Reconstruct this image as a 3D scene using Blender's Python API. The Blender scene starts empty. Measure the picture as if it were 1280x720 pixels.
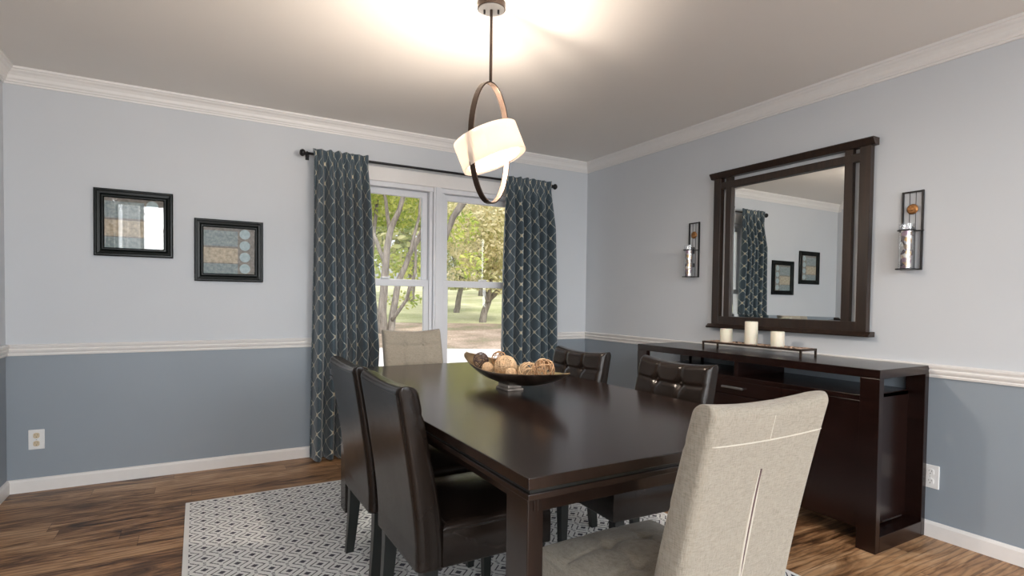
import bpy, bmesh, math, random
from mathutils import Vector, Matrix, Euler
PI = math.pi
S = bpy.context.scene
COL = S.collection
R = random.Random(7)

# ------------------------------------------------------------------ camera
F_PX = 687.456
yaw, pit, rol = 0.52017, -0.02562, 0.01244
fw = Vector((math.sin(yaw)*math.cos(pit), math.cos(yaw)*math.cos(pit), math.sin(pit)))
rt = Vector((math.cos(yaw), -math.sin(yaw), 0)); up = rt.cross(fw)
r2 = math.cos(rol)*rt + math.sin(rol)*up
u2 = -math.sin(rol)*rt + math.cos(rol)*up
cd = bpy.data.cameras.new('camera'); cam = bpy.data.objects.new('camera', cd); COL.objects.link(cam)
M = Matrix((r2, u2, -fw)).transposed().to_4x4(); M.translation = Vector((-3.17442, -4.14918, 1.15502))
cam.matrix_world = M
cd.sensor_width = 36; cd.lens = F_PX*36/1280; cd.shift_y = (391.892-360)/1280
cd.clip_start = 0.05; cd.clip_end = 300
S.camera = cam

# ------------------------------------------------------------------ view / world / lights
S.view_settings.view_transform = 'Standard'; S.view_settings.look = 'None'
S.view_settings.gamma = 1; S.view_settings.use_curve_mapping = False
S.view_settings.exposure = 0.66
w = bpy.data.worlds.new('world'); S.world = w; w.use_nodes = True
wn = w.node_tree; wn.nodes.clear()
sk = wn.nodes.new('ShaderNodeTexSky'); sk.sky_type = 'NISHITA'; sk.sun_disc = False
sk.sun_elevation = math.radians(50); sk.sun_rotation = math.radians(200); sk.air_density = 1.0; sk.dust_density = 4.0; sk.ozone_density = 0.6
hs = wn.nodes.new('ShaderNodeHueSaturation'); hs.inputs['Saturation'].default_value = 0.35
bg = wn.nodes.new('ShaderNodeBackground'); bg.inputs['Strength'].default_value = 0.235
wo = wn.nodes.new('ShaderNodeOutputWorld')
wn.links.new(sk.outputs[0], hs.inputs['Color']); wn.links.new(hs.outputs[0], bg.inputs[0]); wn.links.new(bg.outputs[0], wo.inputs[0])

XL_ = -4.123
def light(name, kind, loc, energy, color=(1,1,1), size=None, rot=(0,0,0), **kw):
    d = bpy.data.lights.new(name, kind); d.energy = energy; d.color = color
    if kind == 'AREA':
        d.shape = 'RECTANGLE'; d.size, d.size_y = size
    elif kind == 'POINT': d.shadow_soft_size = size
    elif kind == 'SUN': d.angle = size
    o = bpy.data.objects.new(name, d); COL.objects.link(o); o.location = loc; o.rotation_euler = rot
    return o
# sun on the garden (from behind the house, so it does not enter the window)
light('sunlight', 'SUN', (0, 0, 20), 1.35, (1, .95, .85), math.radians(6), (math.radians(-38), math.radians(16), 0))
# area lamps added as daylight and fill from unseen windows behind the camera
light('added_daylight_rear_left', 'AREA', (-3.66, -8.50, 1.95), 66, (.93, .97, 1), (.78, 2.9), (math.radians(90), 0, 0))
light('added_daylight_rear_right', 'AREA', (-1.17, -8.50, 1.90), 78, (.93, .97, 1), (1.6, 2.4), (math.radians(90), 0, 0))

light('added_daylight_side', 'AREA', (XL_+.03, -6.70, 1.75), 43, (.93, .97, 1), (3.0, 3.0), (0, math.radians(-90), 0))  # added area lamp, brightens the room as if from a side window

# ------------------------------------------------------------------ materials
def new_mat(name):
    m = bpy.data.materials.new(name); m.use_nodes = True
    nt = m.node_tree; b = nt.nodes['Principled BSDF']
    return m, nt, b
def N(nt, t, **kw):
    n = nt.nodes.new(t)
    for k, v in kw.items():
        if k in n.inputs: n.inputs[k].default_value = v
        else: setattr(n, k, v)
    return n
def mth(nt, op, a, b=None, c=None, clamp=False):
    n = nt.nodes.new('ShaderNodeMath'); n.operation = op; n.use_clamp = clamp
    for i, v in enumerate((a, b, c)):
        if v is None: continue
        if isinstance(v, (int, float)): n.inputs[i].default_value = v
        else: nt.links.new(v, n.inputs[i])
    return n.outputs[0]
def mixc(nt, fac, a, b):
    n = nt.nodes.new('ShaderNodeMix'); n.data_type = 'RGBA'
    for i, v in ((0, fac), (6, a), (7, b)):
        if isinstance(v, (int, float)): n.inputs[i].default_value = v
        elif isinstance(v, tuple): n.inputs[i].default_value = (*v, 1)
        else: nt.links.new(v, n.inputs[i])
    return n.outputs[2]
def ramp(nt, fac, stops):
    n = nt.nodes.new('ShaderNodeValToRGB'); e = n.color_ramp.elements
    while len(e) > 1: e.remove(e[0])
    e[0].position = stops[0][0]; e[0].color = (*stops[0][1], 1)
    for p, c in stops[1:]:
        q = e.new(p); q.color = (*c, 1)
    nt.links.new(fac, n.inputs[0]); return n.outputs[0]
def noise(nt, vec, scale, detail=3, rough=.5, dist=0):
    n = N(nt, 'ShaderNodeTexNoise', Scale=scale, Detail=detail, Roughness=rough, Distortion=dist)
    if vec is not None: nt.links.new(vec, n.inputs['Vector'])
    return n.outputs[0]
def mapping(nt, vec, scale=(1,1,1), loc=(0,0,0), rot=(0,0,0)):
    n = nt.nodes.new('ShaderNodeMapping'); n.inputs['Scale'].default_value = scale
    n.inputs['Location'].default_value = loc; n.inputs['Rotation'].default_value = rot
    nt.links.new(vec, n.inputs['Vector']); return n.outputs[0]
def objco(nt): return nt.nodes.new('ShaderNodeTexCoord').outputs['Object']
def bump(nt, b, h, strength, dist=.01):
    n = N(nt, 'ShaderNodeBump', Strength=strength, Distance=dist); nt.links.new(h, n.inputs['Height'])
    nt.links.new(n.outputs[0], b.inputs['Normal'])
def simple(name, col, rough=.5, metal=0, var=.06, scale=30, bmp=0, coat=0, spec=None, **kw):
    m, nt, b = new_mat(name)
    n = noise(nt, objco(nt), scale, 3)
    c0 = tuple(max(0, x*(1-var)) for x in col); c1 = tuple(min(1, x*(1+var)) for x in col)
    nt.links.new(ramp(nt, n, [(.3, c0), (.7, c1)]), b.inputs['Base Color'])
    b.inputs['Roughness'].default_value = rough; b.inputs['Metallic'].default_value = metal
    b.inputs['Coat Weight'].default_value = coat
    if spec is not None: b.inputs['Specular IOR Level'].default_value = spec
    if bmp: bump(nt, b, n, bmp, .004)
    for k, v in kw.items(): b.inputs[k].default_value = v
    return m

MAT = {}
MAT['wall_up'] = simple('pale_grey_wall_paint', (.62, .647, .68), .55, var=.01, scale=3)
MAT['wall_low'] = simple('slate_blue_wall_paint', (.290, .335, .380), .45, var=.015, scale=3)
MAT['ceil'] = simple('ceiling_paint', (.86, .835, .80), .9, var=.01, scale=2)
MAT['trim'] = simple('white_trim_paint', (.84, .82, .80), .35, var=.01)
MAT['vinyl'] = simple('white_window_vinyl', (.78, .79, .82), .35, var=.01)
MAT['black'] = simple('black_lacquer', (.006, .008, .007), .25, spec=.18)
MAT['bronze'] = simple('dark_bronze_metal', (.075, .052, .040), .35, metal=.7)
MAT['iron'] = simple('black_iron', (.012, .011, .012), .4, metal=.3)
MAT['chrome'] = simple('brushed_nickel', (.72, .71, .69), .25, metal=1, var=.02)
MAT['nickel'] = simple('satin_nickel', (.40, .40, .40), .45, metal=.6, var=.02)
MAT['copper'] = simple('hammered_copper', (.42, .20, .075), .35, metal=.8, var=.4, scale=90, bmp=.5)
MAT['wax'] = simple('ivory_wax', (.82, .76, .62), .5, var=.02, **{'Subsurface Weight': .15})
MAT['outlet'] = simple('white_plastic', (.85, .85, .84), .3, var=.01)
MAT['slot'] = simple('dark_socket_slot', (.05, .045, .04), .5)
MAT['socket'] = simple('ivory_socket_face', (.66, .55, .38), .4, var=.02)
MAT['chairleg'] = simple('black_stained_leg', (.009, .011, .010), .3, coat=.2)

def wood_dark(name, c0, c1, rough, coat, axis_scale=(2, 40, 40), spec=.5):
    m, nt, b = new_mat(name)
    v = mapping(nt, objco(nt), axis_scale)
    n = noise(nt, v, 1.5, 5, .6, .3)
    nt.links.new(ramp(nt, n, [(.3, c0), (.7, c1)]), b.inputs['Base Color'])
    b.inputs['Roughness'].default_value = rough; b.inputs['Coat Weight'].default_value = coat; b.inputs['Coat Roughness'].default_value = .12
    b.inputs['Specular IOR Level'].default_value = spec
    bump(nt, b, n, .03, .002)
    return m
MAT['table'] = wood_dark('espresso_table_wood', (.011, .0062, .0048), (.020, .0105, .0075), .19, .0, (40, 2, 40))
MAT['side'] = wood_dark('espresso_sideboard_wood', (.005, .002, .0016), (.017, .0055, .0038), .24, .0, (40, 2, 40))
MAT['mframe'] = wood_dark('espresso_mirror_frame_wood', (.012, .007, .005), (.034, .017, .010), .35, .0, (30, 30, 2))

def leather():
    m, nt, b = new_mat('dark_brown_leather'); co = objco(nt)
    n = noise(nt, co, 4, 3)
    nt.links.new(ramp(nt, n, [(.3, (.009, .006, .0045)), (.7, (.018, .012, .009))]), b.inputs['Base Color'])
    vo = N(nt, 'ShaderNodeTexVoronoi', Scale=220.0); nt.links.new(co, vo.inputs['Vector'])
    nn = noise(nt, co, 9, 3)
    h = mth(nt, 'ADD', mth(nt, 'MULTIPLY', vo.outputs[0], .12), nn)
    b.inputs['Roughness'].default_value = .24; b.inputs['Specular IOR Level'].default_value = .33
    bump(nt, b, h, .25, .006); return m
MAT['leather'] = leather()
def linen():
    m, nt, b = new_mat('beige_linen_weave'); co = objco(nt)
    a = noise(nt, mapping(nt, co, (60, 60, 700)), 1, 2); c = noise(nt, mapping(nt, co, (700, 300, 50)), 1, 2)
    h = mth(nt, 'ADD', a, c)
    nt.links.new(ramp(nt, mth(nt, 'MULTIPLY', h, .5), [(.32, (.215, .187, .146)), (.5, (.305, .273, .22)), (.68, (.36, .326, .268))]), b.inputs['Base Color'])
    b.inputs['Roughness'].default_value = .9; b.inputs['Sheen Weight'].default_value = .2
    bump(nt, b, h, .35, .003); return m
MAT['linen'] = linen()
MAT['piping'] = simple('beige_piping', (.52, .48, .41), .8)
MAT['slit'] = simple('dark_slit_lining', (.10, .06, .06), .9)

def floor_mat():
    m, nt, b = new_mat('rustic_walnut_planks'); co = objco(nt)
    sep = nt.nodes.new('ShaderNodeSeparateXYZ'); nt.links.new(co, sep.inputs[0])
    X, Yy = sep.outputs[0], sep.outputs[1]
    wd = .125
    row = mth(nt, 'FLOOR', mth(nt, 'DIVIDE', Yy, wd))
    fr = mth(nt, 'FRACT', mth(nt, 'DIVIDE', Yy, wd))
    wr = N(nt, 'ShaderNodeTexWhiteNoise', noise_dimensions='1D'); nt.links.new(row, wr.inputs['W'])
    xs = mth(nt, 'ADD', mth(nt, 'DIVIDE', X, 1.05), mth(nt, 'MULTIPLY', wr.outputs[0], 7))
    colm = mth(nt, 'FLOOR', xs); fx = mth(nt, 'FRACT', xs)
    cmb = nt.nodes.new('ShaderNodeCombineXYZ'); nt.links.new(row, cmb.inputs[0]); nt.links.new(colm, cmb.inputs[1])
    wp = N(nt, 'ShaderNodeTexWhiteNoise', noise_dimensions='3D'); nt.links.new(cmb.outputs[0], wp.inputs['Vector'])
    off = nt.nodes.new('ShaderNodeVectorMath'); off.operation = 'MULTIPLY_ADD'
    nt.links.new(wp.outputs[1], off.inputs[0]); off.inputs[1].default_value = (9, 9, 9); nt.links.new(co, off.inputs[2])
    v = mapping(nt, off.outputs[0], (1.0, 4.2, 1))
    n1 = noise(nt, v, 2.2, 6, .6, 1.4)
    n2 = noise(nt, mapping(nt, off.outputs[0], (3.5, 34, 1)), 2.0, 4, .6, .6)
    g = mth(nt, 'ADD', mth(nt, 'MULTIPLY', n1, .74), mth(nt, 'MULTIPLY', n2, .28))
    g2 = mth(nt, 'ADD', g, mth(nt, 'MULTIPLY', mth(nt, 'SUBTRACT', wp.outputs[0], .5), .13))
    col = ramp(nt, g2, [(.32, (.045, .020, .009)), (.41, (.15, .072, .032)), (.49, (.33, .175, .082)), (.57, (.48, .275, .138)), (.70, (.62, .41, .24))])
    rings = N(nt, 'ShaderNodeTexWave', Scale=3.2, Distortion=9.0, Detail=3.0, bands_direction='Y'); rings.inputs['Detail Scale'].default_value = .8
    nt.links.new(mapping(nt, off.outputs[0], (.7, 3.2, 1)), rings.inputs['Vector'])
    dk = mth(nt, 'MULTIPLY', mth(nt, 'POWER', rings.outputs['Fac'], 5), .5)
    col = mixc(nt, dk, col, (.045, .022, .011))
    e1 = mth(nt, 'LESS_THAN', mth(nt, 'MINIMUM', fr, mth(nt, 'SUBTRACT', 1, fr)), .010)
    e2 = mth(nt, 'LESS_THAN', mth(nt, 'MINIMUM', fx, mth(nt, 'SUBTRACT', 1, fx)), .0012)
    seam = mth(nt, 'MAXIMUM', e1, e2)
    col = mixc(nt, mth(nt, 'MULTIPLY', seam, .55), col, (.02, .01, .006))
    nt.links.new(col, b.inputs['Base Color'])
    b.inputs['Roughness'].default_value = .40; b.inputs['Specular IOR Level'].default_value = .32
    bump(nt, b, g2, .12, .003); return m
MAT['floor'] = floor_mat()

def rug_mat():
    m, nt, b = new_mat('lattice_rug_weave'); co = objco(nt)
    wob = noise(nt, co, 160, 2)
    sep = nt.nodes.new('ShaderNodeSeparateXYZ'); nt.links.new(co, sep.inputs[0])
    wv = mth(nt, 'MULTIPLY', mth(nt, 'SUBTRACT', wob, .5), .006)
    X = mth(nt, 'ADD', sep.outputs[0], wv); Yy = mth(nt, 'ADD', sep.outputs[1], wv)
    px, py = .123, .1155
    def cell(ox, oy):
        fx = mth(nt, 'ABSOLUTE', mth(nt, 'SUBTRACT', mth(nt, 'FRACT', mth(nt, 'ADD', mth(nt, 'DIVIDE', X, px), ox+.5)), .5))
        fy = mth(nt, 'ABSOLUTE', mth(nt, 'SUBTRACT', mth(nt, 'FRACT', mth(nt, 'ADD', mth(nt, 'DIVIDE', Yy, py), oy+.5)), .5))
        d = mth(nt, 'MULTIPLY', mth(nt, 'ADD', fx, fy), 2)
        return d, fx, fy
    masks = []
    for ox, oy in ((0, 0), (.5, .5)):
        d, fx, fy = cell(ox, oy)
        fill = mth(nt, 'LESS_THAN', d, .27)
        ringm = mth(nt, 'MULTIPLY', mth(nt, 'GREATER_THAN', d, .60), mth(nt, 'LESS_THAN', d, .73))
        ringm = mth(nt, 'MULTIPLY', ringm, mth(nt, 'GREATER_THAN', fx, .055))
        gap = mth(nt, 'MULTIPLY', mth(nt, 'LESS_THAN', fx, .05), mth(nt, 'GREATER_THAN', fy, .36))
        tick = mth(nt, 'LESS_THAN', mth(nt, 'FRACT', mth(nt, 'MULTIPLY', fy, 14)), .55)
        dash = mth(nt, 'MULTIPLY', gap, tick)
        masks.append(mth(nt, 'MAXIMUM', fill, mth(nt, 'MAXIMUM', ringm, dash)))
    # each lattice cell owns one diamond: the nearer centre wins because d <= 1 tiles the plane
    pat = mth(nt, 'MAXIMUM', masks[0], masks[1])
    # plain border
    ax = mth(nt, 'SUBTRACT', RUGW/2-.022, mth(nt, 'ABSOLUTE', sep.outputs[0])); ay = mth(nt, 'SUBTRACT', RUGL/2-.022, mth(nt, 'ABSOLUTE', sep.outputs[1]))
    inside = mth(nt, 'GREATER_THAN', mth(nt, 'MINIMUM', ax, ay), 0)
    pat = mth(nt, 'MULTIPLY', pat, inside)
    bl = noise(nt, co, 500, 2); pl = noise(nt, co, 5, 3)
    base = mixc(nt, pl, (.78, .775, .76), (.88, .875, .86))
    dark = mixc(nt, bl, (.035, .035, .05), (.12, .12, .14))
    nt.links.new(mixc(nt, pat, base, dark), b.inputs['Base Color'])
    b.inputs['Roughness'].default_value = .95
    bump(nt, b, mth(nt, 'ADD', bl, pat), .4, .003); return m
RUGX0, RUGX1, RUGY0, RUGY1 = -3.232, -.975, -3.72, -.650
RUGW, RUGL = RUGX1-RUGX0, RUGY1-RUGY0
MAT['rug'] = rug_mat()

def curtain_mat():
    m, nt, b = new_mat('teal_trellis_curtain_fabric')
    uv = nt.nodes.new('ShaderNodeUVMap'); uv.uv_map = 'UVMap'
    sep = nt.nodes.new('ShaderNodeSeparateXYZ'); nt.links.new(uv.outputs[0], sep.inputs[0])
    U, V = sep.outputs[0], sep.outputs[1]
    g = mth(nt, 'ADD', mth(nt, 'COSINE', mth(nt, 'MULTIPLY', U, 2*PI/.150)), mth(nt, 'COSINE', mth(nt, 'MULTIPLY', V, 2*PI/.135)))
    ag = mth(nt, 'ABSOLUTE', g)
    line = mth(nt, 'LESS_THAN', ag, .115)
    # crossing points
    cu = mth(nt, 'ABSOLUTE', mth(nt, 'SINE', mth(nt, 'MULTIPLY', U, 2*PI/.150)))
    cross = mth(nt, 'SUBTRACT', 1, mth(nt, 'MULTIPLY', cu, 1.6), clamp=True)
    co = objco(nt)
    nn = noise(nt, mapping(nt, uv.outputs[0], (60, 500, 1)), 1, 3)
    base = ramp(nt, nn, [(.3, (.030, .050, .066)), (.7, (.074, .112, .138))])
    lc = mixc(nt, cross, (.46, .48, .44), (.62, .52, .34))
    nt.links.new(mixc(nt, line, base, lc), b.inputs['Base Color'])
    b.inputs['Roughness'].default_value = .5; b.inputs['Sheen Weight'].default_value = .35
    b.inputs['Specular IOR Level'].default_value = .4
    bump(nt, b, nn, .15, .002); return m
MAT['curtain'] = curtain_mat()

def pane_mat(name, glossf=.5, tint=(1, 1, 1)):
    m = bpy.data.materials.new(name); m.use_nodes = True; nt = m.node_tree; nt.nodes.clear()
    o = nt.nodes.new('ShaderNodeOutputMaterial'); mx = nt.nodes.new('ShaderNodeMixShader')
    lw = nt.nodes.new('ShaderNodeLayerWeight'); lw.inputs[0].default_value = .5
    fr = mth(nt, 'ADD', mth(nt, 'MULTIPLY', mth(nt, 'POWER', lw.outputs['Facing'], 5), .96), .04)
    t = nt.nodes.new('ShaderNodeBsdfTransparent'); t.inputs[0].default_value = (*tint, 1)
    g = nt.nodes.new('ShaderNodeBsdfGlossy'); g.inputs['Roughness'].default_value = .01
    f = mth(nt, 'MULTIPLY', fr, glossf, clamp=True)
    nt.links.new(f, mx.inputs[0]); nt.links.new(t.outputs[0], mx.inputs[1]); nt.links.new(g.outputs[0], mx.inputs[2]); nt.links.new(mx.outputs[0], o.inputs[0])
    return m
MAT['pane'] = pane_mat('window_pane_glass', .6)
MAT['picglass'] = pane_mat('picture_glass', 1.0)
MAT['cyl'] = pane_mat('clear_hurricane_glass', 1.6)
def mirror_mat():
    m, nt, b = new_mat('mirror_silver'); b.inputs['Base Color'].default_value = (.86, .88, .87, 1)
    b.inputs['Metallic'].default_value = 1; b.inputs['Roughness'].default_value = .0
    return m
MAT['mirror'] = mirror_mat()
def shade_mat():
    m, nt, b = new_mat('frosted_white_shade')
    n = noise(nt, objco(nt), 6, 2)
    nt.links.new(ramp(nt, n, [(.2, (.62, .56, .50)), (.8, (.70, .64, .58))]), b.inputs['Base Color'])
    b.inputs['Roughness'].default_value = .6
    b.inputs['Emission Color'].default_value = (1, .78, .60, 1); b.inputs['Emission Strength'].default_value = .35
    tr = nt.nodes.new('ShaderNodeBsdfTranslucent'); tr.inputs[0].default_value = (.95, .90, .85, 1); mx = nt.nodes.new('ShaderNodeMixShader'); mx.inputs[0].default_value = .55
    nt.links.new(b.outputs[0], mx.inputs[1]); nt.links.new(tr.outputs[0], mx.inputs[2]); nt.links.new(mx.outputs[0], nt.nodes['Material Output'].inputs[0])
    return m
MAT['shade'] = shade_mat()
def bulb_mat():
    m, nt, b = new_mat('glowing_bulb'); b.inputs['Emission Color'].default_value = (1, .82, .62, 1); b.inputs['Emission Strength'].default_value = 9
    return m
MAT['bulb'] = bulb_mat()
def art_mat(name, flip=False):
    m, nt, b = new_mat(name)
    uv = nt.nodes.new('ShaderNodeUVMap'); uv.uv_map = 'UVMap'
    sep = nt.nodes.new('ShaderNodeSeparateXYZ'); nt.links.new(uv.outputs[0], sep.inputs[0])
    U, V = sep.outputs[0], sep.outputs[1]      # U 0..1 left-right, V 0..1 bottom-top
    n = noise(nt, uv.outputs[0], 14, 5, .65)
    base = ramp(nt, n, [(.3, (.13, .115, .10)), (.55, (.24, .22, .19)), (.75, (.34, .32, .28))])
    # blocks on the left of the row of discs
    band1 = mth(nt, 'MULTIPLY', mth(nt, 'GREATER_THAN', V, .60), mth(nt, 'LESS_THAN', V, .93))
    band2 = mth(nt, 'MULTIPLY', mth(nt, 'GREATER_THAN', V, .24), mth(nt, 'LESS_THAN', V, .56))
    band3 = mth(nt, 'LESS_THAN', V, .22)
    inl = mth(nt, 'LESS_THAN', U, .66)
    c = mixc(nt, mth(nt, 'MULTIPLY', band1, inl), base, ramp(nt, n, [(.35, (.16, .22, .23)), (.65, (.34, .40, .40))]))
    c = mixc(nt, mth(nt, 'MULTIPLY', band3, inl), c, ramp(nt, n, [(.35, (.15, .21, .22)), (.65, (.32, .38, .38))]))
    warm = mth(nt, 'MULTIPLY', mth(nt, 'MULTIPLY', band2, inl), 1)
    c = mixc(nt, warm, c, ramp(nt, n, [(.3, (.30, .25, .17)), (.65, (.62, .54, .40))]))
    cy = mth(nt, 'SUBTRACT', mth(nt, 'FRACT', mth(nt, 'MULTIPLY', V, 4)), .5)
    cx = mth(nt, 'MULTIPLY', mth(nt, 'SUBTRACT', U, .80), 4)
    r = mth(nt, 'SQRT', mth(nt, 'ADD', mth(nt, 'POWER', cx, 2), mth(nt, 'POWER', cy, 2)))
    disc = mth(nt, 'LESS_THAN', r, .42)
    c = mixc(nt, disc, c, ramp(nt, n, [(.3, (.30, .42, .45)), (.7, (.50, .60, .62))]))
    nt.links.new(c, b.inputs['Base Color']); b.inputs['Roughness'].default_value = .7
    return m
MAT['art'] = art_mat('abstract_print_paper')
MAT['rattan_dark'] = simple('dark_twig', (.11, .075, .065), .6, var=.4)
MAT['rattan_tan'] = simple('tan_rattan', (.66, .47, .29), .6, var=.25)
MAT['rattan_mid'] = simple('brown_rattan', (.42, .25, .13), .6, var=.5)
MAT['bowl'] = simple('aged_bronze_bowl', (.13, .095, .075), .30, metal=.75, var=.5, scale=14)
MAT['bowlin'] = simple('gold_bowl_rim', (.34, .24, .13), .3, metal=.8, var=.4, scale=20)
MAT['foot'] = simple('silvered_foot', (.36, .31, .27), .4, metal=.5, var=.3)
MAT['pebble'] = simple('tan_pebbles', (.46, .33, .25), .7, var=.6, scale=160)
def mosaic():
    m, nt, b = new_mat('mosaic_glass'); co = objco(nt)
    v = N(nt, 'ShaderNodeTexVoronoi', Scale=55.0); nt.links.new(co, v.inputs['Vector'])
    sp = nt.nodes.new('ShaderNodeSeparateColor'); nt.links.new(v.outputs['Color'], sp.inputs[0])
    nt.links.new(ramp(nt, sp.outputs[0], [(0, (.02, .02, .03)), (.25, (.35, .22, .30)), (.45, (.75, .74, .70)), (.6, (.12, .10, .10)), (.75, (.60, .38, .12)), (.9, (.30, .34, .42)), (1, (.85, .83, .80))]), b.inputs['Base Color'])
    b.inputs['Roughness'].default_value = .12; b.inputs['Metallic'].default_value = .4
    return m
MAT['mosaic'] = mosaic()
def grass():
    m, nt, b = new_mat('lawn_grass'); co = objco(nt)
    n = mth(nt, 'ADD', mth(nt, 'MULTIPLY', noise(nt, co, .5, 4), .6), mth(nt, 'MULTIPLY', noise(nt, co, 14, 4), .4))
    nt.links.new(ramp(nt, n, [(.36, (.30, .33, .15)), (.5, (.44, .45, .25)), (.64, (.58, .56, .36))]), b.inputs['Base Color'])
    b.inputs['Roughness'].default_value = 1; bump(nt, b, n, .6, .05); return m
MAT['grass'] = grass()
def dirt():
    m, nt, b = new_mat('leafy_dirt'); co = objco(nt)
    n = mth(nt, 'ADD', mth(nt, 'MULTIPLY', noise(nt, co, 1.1, 4), .6), mth(nt, 'MULTIPLY', noise(nt, co, 22, 4), .4))
    nt.links.new(ramp(nt, n, [(.36, (.16, .20, .09)), (.46, (.26, .20, .15)), (.58, (.42, .33, .26)), (.68, (.55, .46, .38))]), b.inputs['Base Color'])
    b.inputs['Roughness'].default_value = 1; bump(nt, b, n, .6, .05); return m
MAT['dirt'] = dirt()
MAT['drive'] = simple('pale_gravel', (.74, .71, .68), .95, var=.12, scale=8)
def bark():
    m, nt, b = new_mat('grey_bark'); co = objco(nt)
    n = noise(nt, mapping(nt, co, (9, 9, 1.6)), 1.6, 5, .6)
    nt.links.new(ramp(nt, n, [(.3, (.10, .085, .07)), (.7, (.30, .27, .23))]), b.inputs['Base Color'])
    b.inputs['Roughness'].default_value = .95; bump(nt, b, n, .6, .03); return m
MAT['bark'] = bark()
def leaf(name, stops):
    m = bpy.data.materials.new(name); m.use_nodes = True; nt = m.node_tree; b = nt.nodes['Principled BSDF']
    co = objco(nt)
    at = nt.nodes.new('ShaderNodeNewGeometry')
    n = mth(nt, 'ADD', mth(nt, 'MULTIPLY', noise(nt, co, .9, 3), .7), mth(nt, 'MULTIPLY', at.outputs['Random Per Island'], .3))
    c = ramp(nt, n, stops); nt.links.new(c, b.inputs['Base Color']); b.inputs['Roughness'].default_value = .7
    tr = nt.nodes.new('ShaderNodeBsdfTranslucent'); nt.links.new(c, tr.inputs[0])
    mx = nt.nodes.new('ShaderNodeMixShader'); mx.inputs[0].default_value = .45
    o = nt.nodes['Material Output']
    nt.links.new(b.outputs[0], mx.inputs[1]); nt.links.new(tr.outputs[0], mx.inputs[2]); nt.links.new(mx.outputs[0], o.inputs[0])
    return m
MAT['leaf_green'] = leaf('green_leaves', [(.3, (.20, .30, .05)), (.5, (.42, .50, .10)), (.7, (.66, .66, .20))])
MAT['leaf_gold'] = leaf('golden_leaves', [(.3, (.42, .44, .20)), (.5, (.74, .68, .42)), (.7, (.92, .85, .64))])
MAT['leaf_dark'] = leaf('far_leaves', [(.3, (.24, .30, .12)), (.5, (.46, .48, .22)), (.7, (.68, .64, .38))])

# ------------------------------------------------------------------ mesh helpers
def link(name, me, mats, parent=None, smooth=False, bevel=0, seg=2):
    if not isinstance(mats, (list, tuple)): mats = [mats]
    for m in mats: me.materials.append(m)
    o = bpy.data.objects.new(name, me); COL.objects.link(o)
    if parent: o.parent = parent
    if smooth:
        for p in me.polygons: p.use_smooth = True
    if bevel:
        b = o.modifiers.new('bevel', 'BEVEL'); b.width = bevel; b.segments = seg; b.limit_method = 'ANGLE'; b.angle_limit = math.radians(40)
    return o
def from_bm(name, bm, mats, parent=None, **kw):
    bmesh.ops.recalc_face_normals(bm, faces=bm.faces[:])
    me = bpy.data.meshes.new(name); bm.to_mesh(me); bm.free()
    return link(name, me, mats, parent, **kw)
def bx(bm, x0, x1, y0, y1, z0, z1, mi=0):
    x0, x1 = min(x0, x1), max(x0, x1); y0, y1 = min(y0, y1), max(y0, y1); z0, z1 = min(z0, z1), max(z0, z1)
    v = [bm.verts.new(p) for p in ((x0,y0,z0),(x1,y0,z0),(x1,y1,z0),(x0,y1,z0),(x0,y0,z1),(x1,y0,z1),(x1,y1,z1),(x0,y1,z1))]
    for f in ((0,3,2,1),(4,5,6,7),(0,1,5,4),(1,2,6,5),(2,3,7,6),(3,0,4,7)):
        fc = bm.faces.new([v[i] for i in f]); fc.material_index = mi
    return v
def box(name, mat, parent, *b, bevel=.003, **kw):
    bm = bmesh.new()
    for i, q in enumerate(b if isinstance(b[0], tuple) else [b]):
        e = .00035*i; bx(bm, q[0]+e, q[1]-e, q[2]+e, q[3]-e, q[4]+e, q[5]-e)
    return from_bm(name, bm, mat, parent, bevel=bevel, **kw)
def tube(bm, pts, r, seg=8, closed=False, mi=0, flat=None):
    """sweep a circle (or an elliptical/flat section) along pts"""
    n = len(pts); rings = []
    rr = r if isinstance(r, (list, tuple)) else [r]*n
    prev = None
    for i, p in enumerate(pts):
        a = pts[(i-1) % n] if (closed or i > 0) else pts[0]; c = pts[(i+1) % n] if (closed or i < n-1) else pts[-1]
        t = (Vector(c)-Vector(a)).normalized()
        if prev is None:
            h = Vector((0, 0, 1)) if abs(t.z) < .9 else Vector((1, 0, 0))
            nrm = (h - t*h.dot(t)).normalized()
        else: nrm = (prev - t*prev.dot(t)).normalized()
        prev = nrm; bn = t.cross(nrm)
        rings.append([bm.verts.new(Vector(p) + (nrm*math.cos(2*PI*k/seg) + bn*math.sin(2*PI*k/seg))*rr[i]) for k in range(seg)])
    for i in range(n if closed else n-1):
        A, B = rings[i], rings[(i+1) % n]
        for k in range(seg):
            f = bm.faces.new((A[k], A[(k+1) % seg], B[(k+1) % seg], B[k])); f.material_index = mi
    if not closed:
        bm.faces.new(rings[0]); bm.faces.new(rings[-1])
def cyl(bm, c, r, z0, z1, seg=32, r1=None, mi=0, cap=True):
    r1 = r if r1 is None else r1
    A = [bm.verts.new((c[0]+r*math.cos(2*PI*k/seg), c[1]+r*math.sin(2*PI*k/seg), z0)) for k in range(seg)]
    B = [bm.verts.new((c[0]+r1*math.cos(2*PI*k/seg), c[1]+r1*math.sin(2*PI*k/seg), z1)) for k in range(seg)]
    for k in range(seg):
        f = bm.faces.new((A[k], A[(k+1) % seg], B[(k+1) % seg], B[k])); f.material_index = mi
    if cap:
        bm.faces.new(A[::-1]).material_index = mi; bm.faces.new(B).material_index = mi
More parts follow.
